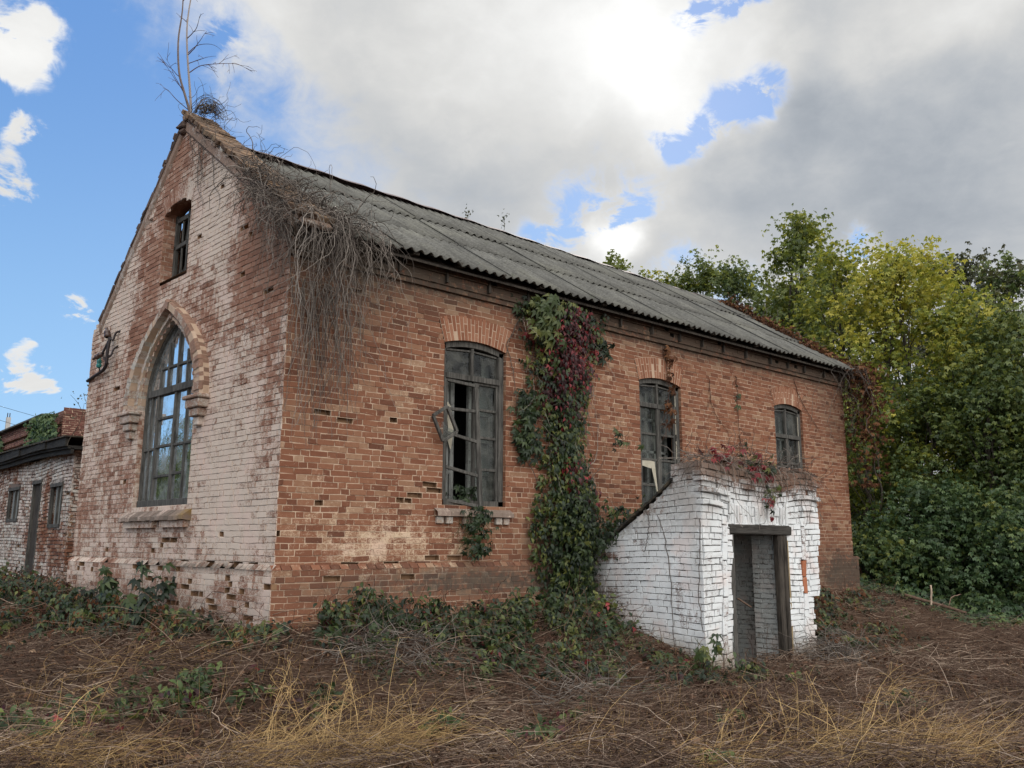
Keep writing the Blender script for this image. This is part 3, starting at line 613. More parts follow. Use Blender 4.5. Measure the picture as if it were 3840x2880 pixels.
# windows 2 and 3
for wi, trans, rails in ((1, 2.81, (2.29, 1.82, 1.36)), (2, 2.62, (2.05, 1.5))):
    fr, s, mid, y = side_window(wi, trans, None, True); a, b = WINS[wi]
    bar(s, (mid, y - .02, ZB_), (mid, y - .02, trans), .11, .05, (0, 1, 0))
    for x in (a + .10, b - .13): bar(s, (x, y, ZB_ + .06), (x, y, trans - .04), .05, .05, (0, 1, 0))
    for z in rails: bar(s, (a + .08, y, z), (mid - .05, y, z), .045, .04); bar(s, (mid + .05, y, z), (b - .11, y, z), .045, .04)
    s.build('sash', [M_wood], fr)
    gg = G(); zs_ = [ZB_ + .06] + sorted(rails) + [trans, 3.2]
    for k in range(len(zs_) - 1):
        if not (wi == 1 and k in (1,)) and not (wi == 2 and k == 1): pane(gg, a + .08, mid - .03, y + .012, zs_[k], zs_[k + 1])
        if not (wi == 1 and k == 2): pane(gg, mid + .03, b - .11, y + .012, zs_[k], zs_[k + 1])
    if wi == 1: gg.add([(mid + .03, y + .012, 1.82), (mid + .2, y + .012, 1.82), (mid + .09, y + .012, 2.0), (mid + .16, y + .012, 2.2), (mid + .03, y + .012, 2.29)], [0, 1, 2, 3, 4])
    gg.build('glass', [M_glass], fr)
    s = G()
    for x in (a + .05, a + .4, mid, b - .4, b - .05): bar(s, (x, .36, .86), (x, .36, 3.1), .06, .05, (0, 1, 0))
    for z in (.9, 1.4, 2.0, 2.6): bar(s, (a, .36, z), (b, .36, z), .05, .05)
    s.build('inner_frame', [M_woodl], fr)
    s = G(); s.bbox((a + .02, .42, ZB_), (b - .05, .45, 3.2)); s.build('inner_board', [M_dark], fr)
    s = G()
    for z0, z1 in ((trans + .05, 3.1), (rails[0] + .04, trans - .06), (rails[1] + .05, rails[0] - .08)): s.bbox((b - .115, y - .045, z0), (b - .1, y - .03, z1))
    s.build('white_putty_strip', [M_cloth], fr)
    if wi == 1:
        s = G(); s.add([(mid - .24, .09, 1.80), (mid - .12, .08, 1.79), (mid - .06, .06, 1.2), (mid - .09, .07, 1.25)], [0, 1, 2, 3]); s.add([(a + .14, .09, 1.80), (mid - .20, .08, 1.80), (mid - .22, .08, 1.66), (a + .14, .09, 1.70)], [0, 1, 2, 3]); s.build('torn_cloth', [M_cloth], fr)
# sills
for wi, (a, b) in enumerate(WINS):
    s = G(); n = 6
    for k in range(n):
        x0 = a - .14 + (b - a + .24) * k / n; x1 = a - .14 + (b - a + .24) * (k + 1) / n
        s.add([(x0 + .002, -.10, .70), (x1 - .002, -.10, .70), (x1 - .002, -.09, .76), (x0 + .002, -.09, .76), (x1 - .002, .1, .87), (x0 + .002, .1, .87), (x0 + .002, .0, .69), (x1 - .002, 0, .69)], [[0, 1, 2, 3], [3, 2, 4, 5], [6, 7, 1, 0]], 0, random.random())
    for k in range(9):
        x0 = a - .12 + (b - a + .20) * k / 9
        if k not in (2, 6): s.bbox((x0 + .01, -.045 - .012 * (k % 2), .595), (x0 + .125, .02, .69), 1, random.random(), .005)
    s.build('window_sill', [M_sill, M_pbrick if wi == 9 else M_trim], B)

# ---- gable openings
def gp(u, z, out=0.): return UG * u + Z3 * z + NG * out
path = [('L', GC + .985, z) for z in ()]
def arch_path(hw, apex, p, n=26):
    t_ = np.linspace(0, 1, n); L = [(GC + hw * (1 - q ** p), 2.40 + (apex - 2.40) * q) for q in t_]
    return L + [(2 * GC - u, z) for (u, z) in L[::-1][1:]]
inn = arch_path(1.0, 3.80, 2.65); outp = arch_path(1.43, 4.08, 2.35)
g = G()
def sweep(profile, mat):
    """moulding laid in short rough lengths; profile: list of (path, out-offset)"""
    n = len(profile[0][0]); rg = np.random.default_rng(66)
    for i_ in range(n - 1):
        jo = rg.normal(0, .006); jz = rg.normal(0, .004); rr = .35 + .3 * rg.random()
        for k in range(len(profile) - 1):
            (pa, oa), (pb, ob) = profile[k], profile[k + 1]; A0, A1 = np.array(pa[i_]), np.array(pa[i_ + 1]); B0, B1 = np.array(pb[i_]), np.array(pb[i_ + 1]); e = .03
            q = [gp(*(A0 + (A1 - A0) * e + jz), oa + jo), gp(*(A0 + (A1 - A0) * (1 - e) + jz), oa + jo), gp(*(B0 + (B1 - B0) * (1 - e) + jz), ob + jo), gp(*(B0 + (B1 - B0) * e + jz), ob + jo)]
            g.add(q, [0, 1, 2, 3], mat[k], rr)
            g.add([gp(*A0, oa - .006), gp(*A1, oa - .006), gp(*B1, ob - .006), gp(*B0, ob - .006)], [0, 1, 2, 3], 2, .2)
lerp = lambda A_, B2, f: [((1 - f) * a_[0] + f * b_[0], (1 - f) * a_[1] + f * b_[1]) for a_, b_ in zip(A_, B2)]
sweep([(outp, -.01), (outp, .09), (lerp(outp, inn, .10), .13), (lerp(outp, inn, .50), .13), (lerp(outp, inn, .53), .02), (lerp(outp, inn, .82), .02), (lerp(outp, inn, .85), .05), (inn, .05), (inn, -.24)], [1, 1, 0, 0, 0, 0, 0, 0])
HD = g.build('window_hood', [M_hood, M_hoodb, M_mort], B)
for sg in (1, -1):   # moulded corbels under the ends of the hood
    g = G(); uc = GC + sg * 1.22
    for k, (z0, z1, hw, pr) in enumerate([(2.35, 2.41, .27, .18), (2.22, 2.35, .22, .15), (2.10, 2.22, .15, .115), (1.97, 2.10, .085, .075)]):
        lo = G(); lo.bbox((-hw, -.02, z0), (hw, pr, z1 - .003), 0, .3 + .1 * k, .014)
        Vn = np.concatenate(lo.V); Vw = np.stack([gp(uc + v[0], v[2], v[1]) for v in Vn])
        g.V.append(Vw); g.L.append(np.concatenate(lo.L) + g.nv); g.T += lo.T; g.M += lo.M; g.A += lo.A; g.nv += len(Vw)
    g.build('corbel', [M_hood], HD)
g = G()   # pointed window reveals
for sg in (1, -1):
    lay(g, gp(GC + sg * .985, 0), -NG, -UG * sg, .86, 2.45, lambda p, q: (0, .26), seed=60 + sg); g.build('pointed_jamb', [M_gbrick, M_gmort, M_hole], B); g = G()
lay(g, gp(4.13, 0), -NG, -UG, 4.50, 5.72, lambda p, q: (0, .30), seed=63); lay(g, gp(3.12, 0), -NG, UG, 4.50, 5.72, lambda p, q: (0, .30), seed=64)
g.add([gp(3.12, 4.50), gp(4.13, 4.50), gp(4.13, 4.53, -.3), gp(3.12, 4.53, -.3)], [3, 2, 1, 0], 1)
top = [(3.625 + .505 * math.cos(a_), 5.66 + .14 * math.sin(a_)) for a_ in np.linspace(0, math.pi, 9)]
g.add([gp(u, z) for u, z in top] + [gp(u, z, -.3) for u, z in top], [[i_, i_ + 1, 10 + i_, 9 + i_] for i_ in range(8)], 0, .2)
g.build('attic_jamb', [M_gbrick, M_gmort, M_hole], B)
g = G()   # arch of the attic window
voussoirs(g, (0, 0, 0), UG, NG, 3.625, 4.9, .90, 1.18, -.56, .56, 16, dep=.05, seed=8, split=False, proud=.004); g.build('attic_arch', [M_gbrick, M_gmort], B)
# pointed window joinery
g = G(); fo = -.11
def gbar(g, u0, z0, u1, z1, wd, th=.06, off=fo): bar(g, gp(u0, z0, off), gp(u1, z1, off), wd, th, NG)
ip = [(GC + (u - GC) * .965, z - .02) for u, z in inn]
for k in range(len(ip) - 1): gbar(g, *ip[k], *ip[k + 1], .06, .06)
for sg in (1, -1): gbar(g, GC + sg * .965, .86, GC + sg * .965, 2.42, .055, .06)
gbar(g, 2.52, .90, 4.48, .90, .12, .10); gbar(g, 2.62, 2.67, 4.38, 2.67, .11, .09)
for u in (4.02, 3.38): gbar(g, u, .9, u, 2.65, .065, .055)
FR = g.build('pointed_window', [M_wood], B)
g = G()
for u in (4.26, 2.98): gbar(g, u, .92, u, 2.64, .035, .04)
for u, zt in ((4.0, 3.15), (3.72, 3.45), (3.38, 3.6), (3.05, 3.25)): gbar(g, u, 2.7, u, zt, .05, .045)
for z, u0, u1 in ((1.77, 4.46, 4.05), (2.24, 4.0, 3.4), (1.80, 4.0, 3.4), (1.33, 4.0, 3.4), (1.79, 3.36, 2.56), (3.05, 4.1, 2.95), (1.35, 3.36, 2.98)): gbar(g, u0, z, u1, z, .04, .04)
g.build('sash', [M_wood], FR)
g = G()
ins = [(GC - .93, .92), (GC - .93, 2.4)] + [(u, z) for u, z in ip[::-1][1:-1]] + [(GC + .93, 2.4), (GC + .93, .92)]
g.add([gp(u, z, fo - .012) for u, z in ins][::-1], [list(range(len(ins)))]); g.build('glass', [M_glassr], FR)
g = G()
for u in (2.75, 3.15, 3.6, 3.9, 4.2): gbar(g, u, .9, u, 2.7, .05, .05, -.45)
for z in (1.3, 1.9, 2.5): gbar(g, 2.5, z, 4.5, z, .05, .05, -.45)
g.build('inner_frame', [M_woodl], FR)
# sloping brick sill of the pointed window
g = G(); n = 15
for k in range(n):
    u0 = 2.36 + 2.34 * k / n; u1 = 2.36 + 2.34 * (k + 1) / n - .008; rr = random.random(); dz = random.gauss(0, .006)
    V = [gp(u0, .64 + dz, .135), gp(u1, .64 + dz, .135), gp(u1, .70 + dz, .13), gp(u0, .70 + dz, .13), gp(u1, .86, -.10), gp(u0, .86, -.10), gp(u1, .62, -.02), gp(u0, .62, -.02)]
    g.add(V, [[3, 2, 1, 0], [5, 4, 2, 3], [0, 1, 6, 7], [0, 7, 5, 3], [1, 2, 4, 6]], 0, rr)
for k in range(8):
    u0 = 2.44 + 2.18 * k / 8
    if k not in (3,):
        V = [gp(u0, .535, .07), gp(u0 + .265, .535, .07), gp(u0 + .265, .632, .07), gp(u0, .632, .07), gp(u0, .535, -.02), gp(u0 + .265, .535, -.02), gp(u0 + .265, .632, -.02), gp(u0, .632, -.02)]
        g.add(V, [[3, 2, 1, 0], [4, 5, 1, 0], [0, 3, 7, 4], [1, 5, 6, 2], [3, 7, 6, 2]], 1, random.random())
g.build('window_sill', [M_sill, M_gbrick], B)
# attic window
g = G(); fo2 = -.22
for u0, z0, u1, z1, wd in ((3.16, 4.52, 3.16, 5.70, .07), (4.09, 4.52, 4.09, 5.70, .07), (3.12, 4.56, 4.13, 4.56, .08), (3.12, 5.60, 4.13, 5.60, .08), (3.12, 5.16, 4.13, 5.13, .07), (3.62, 4.55, 3.62, 5.7, .05)): gbar(g, u0, z0, u1, z1, wd, .06, fo2)
FR2 = g.build('attic_window', [M_wood], B)
g = G()
for u, z0, z1 in ((3.40, 4.6, 5.1), (3.86, 4.6, 5.1), (3.86, 5.2, 5.6)): gbar(g, u, z0, u, z1, .03, .03, fo2)
gbar(g, 3.2, 4.83, 3.6, 4.83, .03, .03, fo2); g.build('sash', [M_wood], FR2)
g = G()
for q in ([(3.18, 4.6), (3.45, 4.6), (3.5, 4.8), (3.4, 5.05), (3.18, 5.1)], [(3.68, 5.18), (3.80, 5.18), (3.74, 5.55), (3.70, 5.5)], [(3.64, 4.58), (4.05, 4.58), (4.0, 4.75), (3.8, 4.7), (3.64, 4.9)]):
    g.add([gp(u, z, fo2 - .01) for u, z in q][::-1], [list(range(len(q)))])
g.build('glass', [M_glass], FR2)

# ---- gable coping: stepped, weathered bricks on both rakes
def rake(u, off=0): return (4.58 + .73 * u if u < 3.5 else 7.10 - .935 * (u - 3.75)) + off
g = G(); rg = np.random.default_rng(21); sl = math.atan(.73)
def gput(lo, place, mi=0):
    Vn = np.concatenate(lo.V); Vw = np.stack([place(v) for v in Vn]); g.V.append(Vw); g.L.append(np.concatenate(lo.L) + g.nv); g.T += lo.T; g.M += [m_ * 0 + mi for m_ in lo.M]; g.A += lo.A; g.nv += len(Vw)
def slopeblock(u, zoff, lu, th, x0, x1, sgn_, mi=0, ch=.012, da=0.):
    sl = math.atan(.73 if sgn_ > 0 else .935)
    lo = G(); lo.bbox((-lu / 2, x0, -th / 2), (lu / 2, x1, th / 2), 0, rg.random(), ch, jit=.005); ca, sa = math.cos(sl * sgn_ + da), math.sin(sl * sgn_ + da); zc_ = rake(u) if sgn_ < 0 else 4.58 + .73 * u
    gput(lo, lambda v: gp(u + v[0] * ca - v[2] * sa, zc_ + zoff + v[0] * sa + v[2] * ca, v[1]), mi)
u = -.26
while u < 3.60:   # right hand rake: sloping brick-on-bed cap in broken courses, grey stones beneath
    lu = .128; jo = rg.normal(0, .012)
    for (x0, x1) in ((-.46, -.20), (-.195, .07)): slopeblock(u, .11 + rg.normal(0, .007), lu * rg.uniform(.80, .97), .075, x0 + jo, x1 + jo + rg.normal(0, .012), 1, 0, .008, rg.normal(0, .03))
    if rg.random() < .85: slopeblock(u + rg.normal(0, .02), .03 + rg.normal(0, .008), lu * rg.uniform(.7, .98), .074, -.40, .03 + rg.normal(0, .02), 1, 1, .014, rg.normal(0, .04))
    if rg.random() < .8 and u < 3.4: slopeblock(u + rg.normal(0, .02), -.05 + rg.normal(0, .008), lu * rg.uniform(.7, .98), .074, -.40, .01 + rg.normal(0, .012), 1, 1, .012, rg.normal(0, .04))
    u += lu * math.cos(sl) * 1.0
u = 3.55
while u < 6.60:   # left hand rake: thin dark edge, most of the top course gone
    lu = rg.uniform(.24, .30); slopeblock(u + lu * .4, -.105 + rg.normal(0, .003), lu * .985, .062, -.40, .045 + rg.normal(0, .004), -1, 2, .008)
    u += lu * math.cos(math.atan(.935))
for u, n_ in ((3.75, 3), (4.22, 2), (4.6, 1), (4.95, 3), (5.75, 1)):
    for k in range(n_): slopeblock(u + k * .105, -.045 + rg.normal(0, .004), .125, .06, -.36, .045 + rg.normal(0, .012), -1, 2, .014, rg.normal(0, .05))
# solid wedge carrying the coping
for (ua, ub) in ((-.05, 3.52), (3.56, 6.62)):
    za, zb = (rake(ua) + .0, rake(3.49) + .02) if ua < 1 else (rake(ua) - .14, rake(ub) - .14)
    V = [gp(ua, za, .03), gp(ub, zb, .03), gp(ub, zb - .16, .03), gp(ua, za - .16, .03), gp(ua, za, -.40), gp(ub, zb, -.40), gp(ub, zb - .9, -.40), gp(ua, za - .5, -.40)]
    g.add(V, [[0, 1, 2, 3], [4, 5, 1, 0], [7, 6, 5, 4], [3, 2, 6, 7], [0, 3, 7, 4], [1, 5, 6, 2]], 1, .3)
# broken stones under the overhanging tip
for (u0, u1, z0, z1, p0, p1) in ((3.48, 3.70, 7.02, 7.11, -.36, .09), (3.50, 3.66, 6.93, 7.02, -.3, .08)):
    lo = G(); lo.bbox((u0, p0, z0), (u1, p1, z1), 0, .4, .02, jit=.012); gput(lo, lambda v: gp(v[0], v[2], v[1]), 2)
g.build('gable_coping', [M_cop, M_trim, M_copd], B)

# ---- roof
EV = np.array([0, -.32, 4.30]); RD = np.array([0, 3.54 + .32, 6.90 - 4.30]); SL = np.linalg.norm(RD); RS = RD / SL; RN = np.array([0, -RS[2], RS[1]])
g = G()
for sgn_ in (0, 1):
    f = (lambda p: p) if not sgn_ else (lambda p: np.array([p[0], 7.0 - p[1], 6.88 - (6.88 - p[2]) * 1.22]))
    q = [f(EV + UX * .3 + RS * .05 - RN * .05), f(EV + UX * 14.5 + RS * .05 - RN * .05), f(EV + UX * 14.5 + RS * SL - RN * .05), f(EV + UX * .3 + RS * SL - RN * .05)]
    q2 = [p - np.array([0, 0, .03]) for p in q]; g.add(q + q2, [[0, 1, 2, 3], [7, 6, 5, 4], [0, 4, 5, 1], [1, 5, 6, 2], [3, 7, 4, 0], [2, 6, 7, 3]])
ROOF = g.build('roof', [M_woodd], B)
def sheet(L, nw=6, pitch=.171, amp=.027, th=.011):
    g = G(); nx_ = nw * 8 + 1; xs = np.linspace(0, nw * pitch, nx_); zz = amp * np.cos(2 * math.pi * xs / pitch + .6)
    ss_ = [0, L * .5, L]; V = []
    for lay_ in (0, -th):
        for s_ in ss_:
            for x, z in zip(xs, zz): V.append((x, s_, z + lay_))
    n = nx_; F = []
    for r_ in range(2):
        for k in range(n - 1): F.append([r_ * n + k, r_ * n + k + 1, (r_ + 1) * n + k + 1, (r_ + 1) * n + k]); o_ = 3 * n; F.append([o_ + (r_ + 1) * n + k, o_ + (r_ + 1) * n + k + 1, o_ + r_ * n + k + 1, o_ + r_ * n + k])
    for k in range(n - 1): F.append([k, 3 * n + k, 3 * n + k + 1, k + 1])
    for r_ in range(2):
        F.append([r_ * n, (r_ + 1) * n, 3 * n + (r_ + 1) * n, 3 * n + r_ * n]); e = n - 1; F.append([(r_ + 1) * n + e, r_ * n + e, 3 * n + r_ * n + e, 3 * n + (r_ + 1) * n + e])
    g.add(V, F, 0, random.random()); return g
rowdef = [(0.0, 1.68), (1.56, 1.66), (3.10, 1.60)]
protos = []
MR = np.stack([UX, RS, RN], 1)
rg = np.random.default_rng(33); first = True; p0 = {}
for rI, (s0, L) in enumerate(rowdef):
    for k in range(14):
        x0 = .50 + k * .998 + rg.normal(0, .006)
        if rI not in p0: o = sheet(L).build('roof_sheet', [M_roof], ROOF, smooth=False); p0[rI] = o
        else: o = p0[rI].copy(); COL.objects.link(o); o.parent = ROOF
        tilt = math.atan2(.034, L); lift = .034 + .022 * (k % 2) + rg.normal(0, .003); rz = rg.normal(0, .0055); ds = rg.normal(0, .012)
        if (rI, k) == (1, 12): rz = -.035; ds = -.10
        if (rI, k) == (0, 13): rz = .03; ds = -.05
        if (rI, k) == (2, 4): ds = -.05; lift += .02
        if (rI, k) == (1, 11): ds = .10
        loc = EV + UX * x0 + RS * (s0 + ds) + RN * (lift + .026 - .022 * math.sin(x0 * .42 + .5) ** 2 * (rI > 0))
        Mx = Matrix([list(MR[i_]) for i_ in range(3)]).to_4x4(); Mx = Matrix.Translation(Vector(loc)) @ Mx @ Matrix.Rotation(rz, 4, 'Z') @ Matrix.Rotation(-tilt, 4, 'X')
        o.matrix_local = Mx
g = G(); xs = np.linspace(.35, 14.2, 60)
for k in range(59):
    for sy, dz in ((-.17, -.10), (.17, -.10)):
        w0 = .012 * math.sin(k * 1.7); w1 = .012 * math.sin((k + 1) * 1.7); zr = lambda x: 6.99 - .008 * (x - 3)
        V = [(xs[k], 3.54, zr(xs[k]) + w0 + .035), (xs[k + 1], 3.54, zr(xs[k + 1]) + w1 + .035), (xs[k + 1], 3.54 + sy, zr(xs[k + 1]) + dz + w1 + .035), (xs[k], 3.54 + sy, zr(xs[k]) + dz + w0 + .035)]
        g.add(V, [0, 1, 2, 3] if sy > 0 else [3, 2, 1, 0])
g.build('ridge_cap', [M_ridge], ROOF)
# ------------------------------------------------------------------ cellar entrance (portal with a roof that runs down to the wall)
C = thing('cellar_entrance', 'crumbling white painted brick cellar entrance with open dark doorway leaning on the red hall', 'cellar entrance', (5.5, -2.3, -1.4))
PX, PY = 5.5, -2.3
gb = lambda x, a, s_: np.exp(-((x - a) / s_) ** 2)
def sagf(u, z):   # front courses slumping over the door
    k = sst(.5, .95, z)
    return k * (.05 * gb(u, 0.15, .5) - .055 * gb(u, 1.55, .75) + .03 * gb(u, 2.7, .5)) + .012 * np.sin(u * 4.1 + z * 2) * (z > -1.2)
def bulge(u, z): return .03 * np.sin(u * 2.2 + .6) * np.sin(z * 1.5 + .4) + .008 * np.sin(u * 9 + z * 7)
XW = 3.25
def fr_ext(za, zb):
    e = XW
    if zb < -.50: e = XW - .22 - .05 * math.sin(za * 31)
    elif zb < .3: e = XW - .05 - .02 * math.sin(za * 47)
    if za > 1.38: return (.10, e - .25)
    if za > 1.30: return (.04, e - .10)
    return (0, e)
def fr_holes(za, zb):
    o = []; zm = (za + zb) / 2
    if zb < .62: o.append((.70, 2.22))
    if .615 < zm < .90: o.append((.62, 2.30))
    if zm < .74: o += [(.44, .565), (2.68, 2.81)]
    return o
g = G(); fo3 = (PX, PY, 0)
lay(g, fo3, UX, NS, -1.60, 1.46, fr_ext, fr_holes, h=.09, seed=71, sag=sagf, outw=bulge, joint=.014, md=.030, bump=.008, rough=.005, deep=.1, bl=.262, hd=.13, miss=lambda u, z: .002 + .02 * (z > 1.2))
rg = np.random.default_rng(72)
def slump(V):
    V = np.array(V, float); u = V[:, 0] - PX; V[:, 1] -= bulge(u, V[:, 2]); V[:, 2] += sagf(u, V[:, 2]); return V
def pbrick(g, lo, hi, mat=0, rot=None, ch=.008):
    h = G(); h.bbox(lo, hi, mat, rg.random(), ch, jit=.003, rot=rot); V = slump(np.concatenate(h.V))
    g.V.append(V); g.L.append(np.concatenate(h.L) + g.nv); g.T += h.T; g.M += h.M; g.A += h.A; g.nv += len(V)
u = .63   # flat arch of bricks on edge
while u < 2.27:
    dz = rg.normal(0, .008); cut = rg.random() < .4
    pbrick(g, (PX + u + .006, PY - .012 + rg.normal(0, .006), .625 + dz), (PX + u + .066, PY + .12, .935 + dz - (.16 if cut else 0)), rot=None)
    if cut: pbrick(g, (PX + u + .006, PY - .01 + rg.normal(0, .006), .785 + dz), (PX + u + .066, PY + .12, .932 + dz))
    u += .0745
for x0 in (.445, 2.685):   # bricks stood on end beside the door
    z = -1.52; k = 0
    while z < .70:
        hh = min(.265, .735 - z)
        m_ = 2 if (x0 > 2 and -.52 < z < -.15) else 0
        pbrick(g, (PX + x0 + .004, PY - .015 + rg.normal(0, .005), z + .006), (PX + x0 + .118, PY + .12, z + hh - .006), m_); z += hh
for (a_, b_, z_, pr) in ((-.05, .55, 1.02, .07), (2.55, 3.2, 1.02, .07), (-.03, .42, .84, .05), (2.72, 3.02, .84, .05), (.42, .62, .95, .03)):   # corbelled bricks and cornice stubs
    x = a_
    while x < b_:
        l_ = rg.choice([.13, .26]); pbrick(g, (PX + x + .005, PY - pr + rg.normal(0, .006), z_), (PX + min(x + l_, b_ + .05) - .005, PY + .1, z_ + .068)); x += l_
x = -.04
for z_ in (1.18, 1.262):
    x = -.06
    while x < XW - .1:
        l_ = rg.choice([.13, .26])
        if rg.random() < .88: pbrick(g, (PX + x + .006, PY - .035 + rg.normal(0, .010), z_), (PX + x + l_ - .006, PY + .12, z_ + .07))
        x += l_
for k in range(34):   # loose rubble bricks on the broken top
    x = rg.uniform(.1, XW - .15); zt = 1.44 + .14 * gb(x, .75, .45) * rg.random() + rg.uniform(-.03, .03); a_ = rg.normal(0, .25); ca, sa = math.cos(a_), math.sin(a_); l_ = rg.choice([.12, .25])
    pbrick(g, (PX + x, PY + rg.uniform(-.02, .22), zt), (PX + x + l_, PY + rg.uniform(.24, .40), zt + .07), 2 if rg.random() < .12 else 0, rot=[[ca, 0, sa], [0, 1, 0], [-sa, 0, ca]])
for x, z0, z1 in ((.80, 1.12, 1.52), (2.45, 1.13, 1.50)): pbrick(g, (PX + x, PY - .02, z0), (PX + x + (.07 if x < 1 else .2), PY + .1, z1 - (.0 if x < 1 else .12)))
g.build('front_wall', [M_pbrick, M_pmort, M_pbare], C)
# side wall, seen from the left
def sl_top(v):   # v = distance behind the front
    return np.interp(v, [0, .45, .62, .95, 1.48, 2.2], [1.46, 1.44, 1.12, .86, .55, .12])
def sw_ext(za, zb):
    z = zb
    if z <= .12: e = 2.27
    else: e = float(np.interp(-z, [-1.46, -1.30, -1.12, -.86, -.55, -.12], [.50, .51, .64, 1.02, 1.50, 2.22]))
    return (0, e)
g = G()
lay(g, (PX, PY, 0), np.array([0, 1., 0]), -UX, -1.60, 1.46, sw_ext, None, h=.09, seed=75, sag=lambda u, z: .05 * gb(u, .0, .5) * sst(.5, .95, z) + .02 * np.sin(u * 2.1 + z), outw=lambda u, z: .045 * np.sin(u * 1.5 + .5) * sst(-1.6, .2, z) + .01 * np.sin(u * 5 + z * 6), joint=.0105, md=.018, bump=.005, rough=.004, deep=.05, bl=.262, hd=.13, miss=lambda u, z: .003 + 0 * u)
g.build('side_wall', [M_pbrick, M_pmort, M_pbare], C)
g = G()   # remains of render between the brick steps of the sloping edge
vs = np.linspace(.50, 2.22, 16)
for k in range(15):
    a_, b_ = sl_top(vs[k]), sl_top(vs[k + 1]); w_ = .10 + .05 * math.sin(k * 1.9); xo = PX + .012 - .045 * math.sin(vs[k] * 1.5 + .5) * .8
    g.add([(xo, PY + vs[k], a_), (xo, PY + vs[k + 1], b_), (xo - .012, PY + vs[k + 1], b_ - w_), (xo - .012, PY + vs[k], a_ - w_)], [0, 1, 2, 3], 0, .5)
g.build('render_patch', [brick_mat('old_render', [(0, (.26, .24, .22)), (1, (.36, .34, .31))], white=.25, wcol=(.50, .50, .48), crust=.5)], C)
g = G()   # roof slab
P = [(.47, 1.29), (.62, 1.17), (1.0, .93), (1.48, .61), (2.27, .13)]
for k in range(4):
    (v0, z0), (v1, z1) = P[k], P[k + 1]
    for sub in range(5):
        f0, f1 = sub / 5, (sub + 1) / 5; va, vb = v0 + (v1 - v0) * f0, v0 + (v1 - v0) * f1; qa, qb = z0 + (z1 - z0) * f0 + rg.normal(0, .006), z0 + (z1 - z0) * f1 + rg.normal(0, .006); e = -.07 + .02 * math.sin(va * 9)
        V = [(PX + e, PY + va, qa), (PX + 3.1, PY + va, qa), (PX + 3.1, PY + vb, qb), (PX + e, PY + vb, qb)]; V2 = [(x_, y_, z_ - .04) for x_, y_, z_ in V]
        g.add(V + V2, [[0, 1, 2, 3], [7, 6, 5, 4], [0, 3, 7, 4], [1, 5, 6, 2], [0, 4, 5, 1], [3, 2, 6, 7]])
g.box((PX + .1, PY + .10, 1.30), (PX + 3.0, PY + .48, 1.42), 0, .5, .01)
g.build('roof', [M_felt], C)
g = G(); lay(g, (PX + XW - .05, PY + .02, 0), np.array([0, 1., 0]), UX, -1.56, .6, lambda a, b: (.25, 2.2), seed=77); g.box((PX + XW - .3, PY + .14, .6), (PX + XW - .06, PY + .6, 1.3), 0, .5)
g.build('back_side_wall', [M_pbrick, M_pmort, M_hole], C)
g = G()   # passage: right pier, recessed wall, end wall, ceiling
lay(g, (PX + 2.14, PY + .02, 0), np.array([0, 1., 0]), -UX, -1.56, .62, lambda a, b: (0, .56), seed=78, joint=.016, md=.02, bump=.006)
lay(g, (PX + 2.55, PY + .58, 0), -UX, NS * -1, -1.56, .62, lambda a, b: (0, .41), seed=79)
lay(g, (PX + 2.50, PY + .5, 0), np.array([0, 1., 0]), -UX, -1.56, .62, lambda a, b: (0, 1.7), seed=80, joint=.016, md=.02, bump=.006)
lay(g, (PX + .5, PY + 1.95, 0), UX, NS, -1.56, .62, lambda a, b: (0, 2.1), seed=81, joint=.016, md=.02, bump=.006)
lay(g, (PX + .70, PY + .02, 0), np.array([0, 1., 0]), UX, -1.56, .62, lambda a, b: (0, 2.0), seed=82)
g.box((PX + .3, PY + .10, .60), (PX + 2.9, PY + 2.2, .66), 1); g.box((PX + .6, PY + .1, -1.62), (PX + 2.6, PY + 2.2, -1.55), 1)
g.build('passage_wall', [M_inbrick, M_pmort, M_hole], C)
DF = G(); DF.bbox((PX + .64, PY - .03, .47), (PX + 2.36, PY + .12, .605), 0, .5, .015, jit=.006); DF.bbox((PX + .60, PY - .04, .575), (PX + 2.30, PY + .05, .615), 0, .5, .008)
DFO = DF.build('door_frame', [M_beam], C)
g = G(); g.bbox((PX + .70, PY - .01, -1.5), (PX + .775, PY + .10, .47), 0, .5, .012, jit=.004); g.build('door_post', [M_wood], DFO)
g = G(); g.bbox((PX + 2.02, PY + .0, -1.56), (PX + 2.14, PY + .11, .47), 0, .5, .015, jit=.005); g.bbox((PX + 2.15, PY - .02, -1.58), (PX + 2.235, PY + .08, .47), 0, .5, .015, jit=.006); g.build('door_post', [M_woodd], DFO)
g = G(); g.bbox((PX + 2.245, PY - .022, -.9), (PX + 2.29, PY + .03, .38), 0, .5, .01, jit=.006); g.bbox((PX + 2.236, PY - .02, -1.4), (PX + 2.262, PY + .02, -.85), 0, .5, .008, jit=.004); g.build('split_board', [M_tan], DFO)
g = G(); bar(g, (PX + .78, PY - .02, -.47), (PX + .98, PY - .11, -.60), .045, .02, (0, 0, 1)); g.build('latch', [M_twig], DFO)

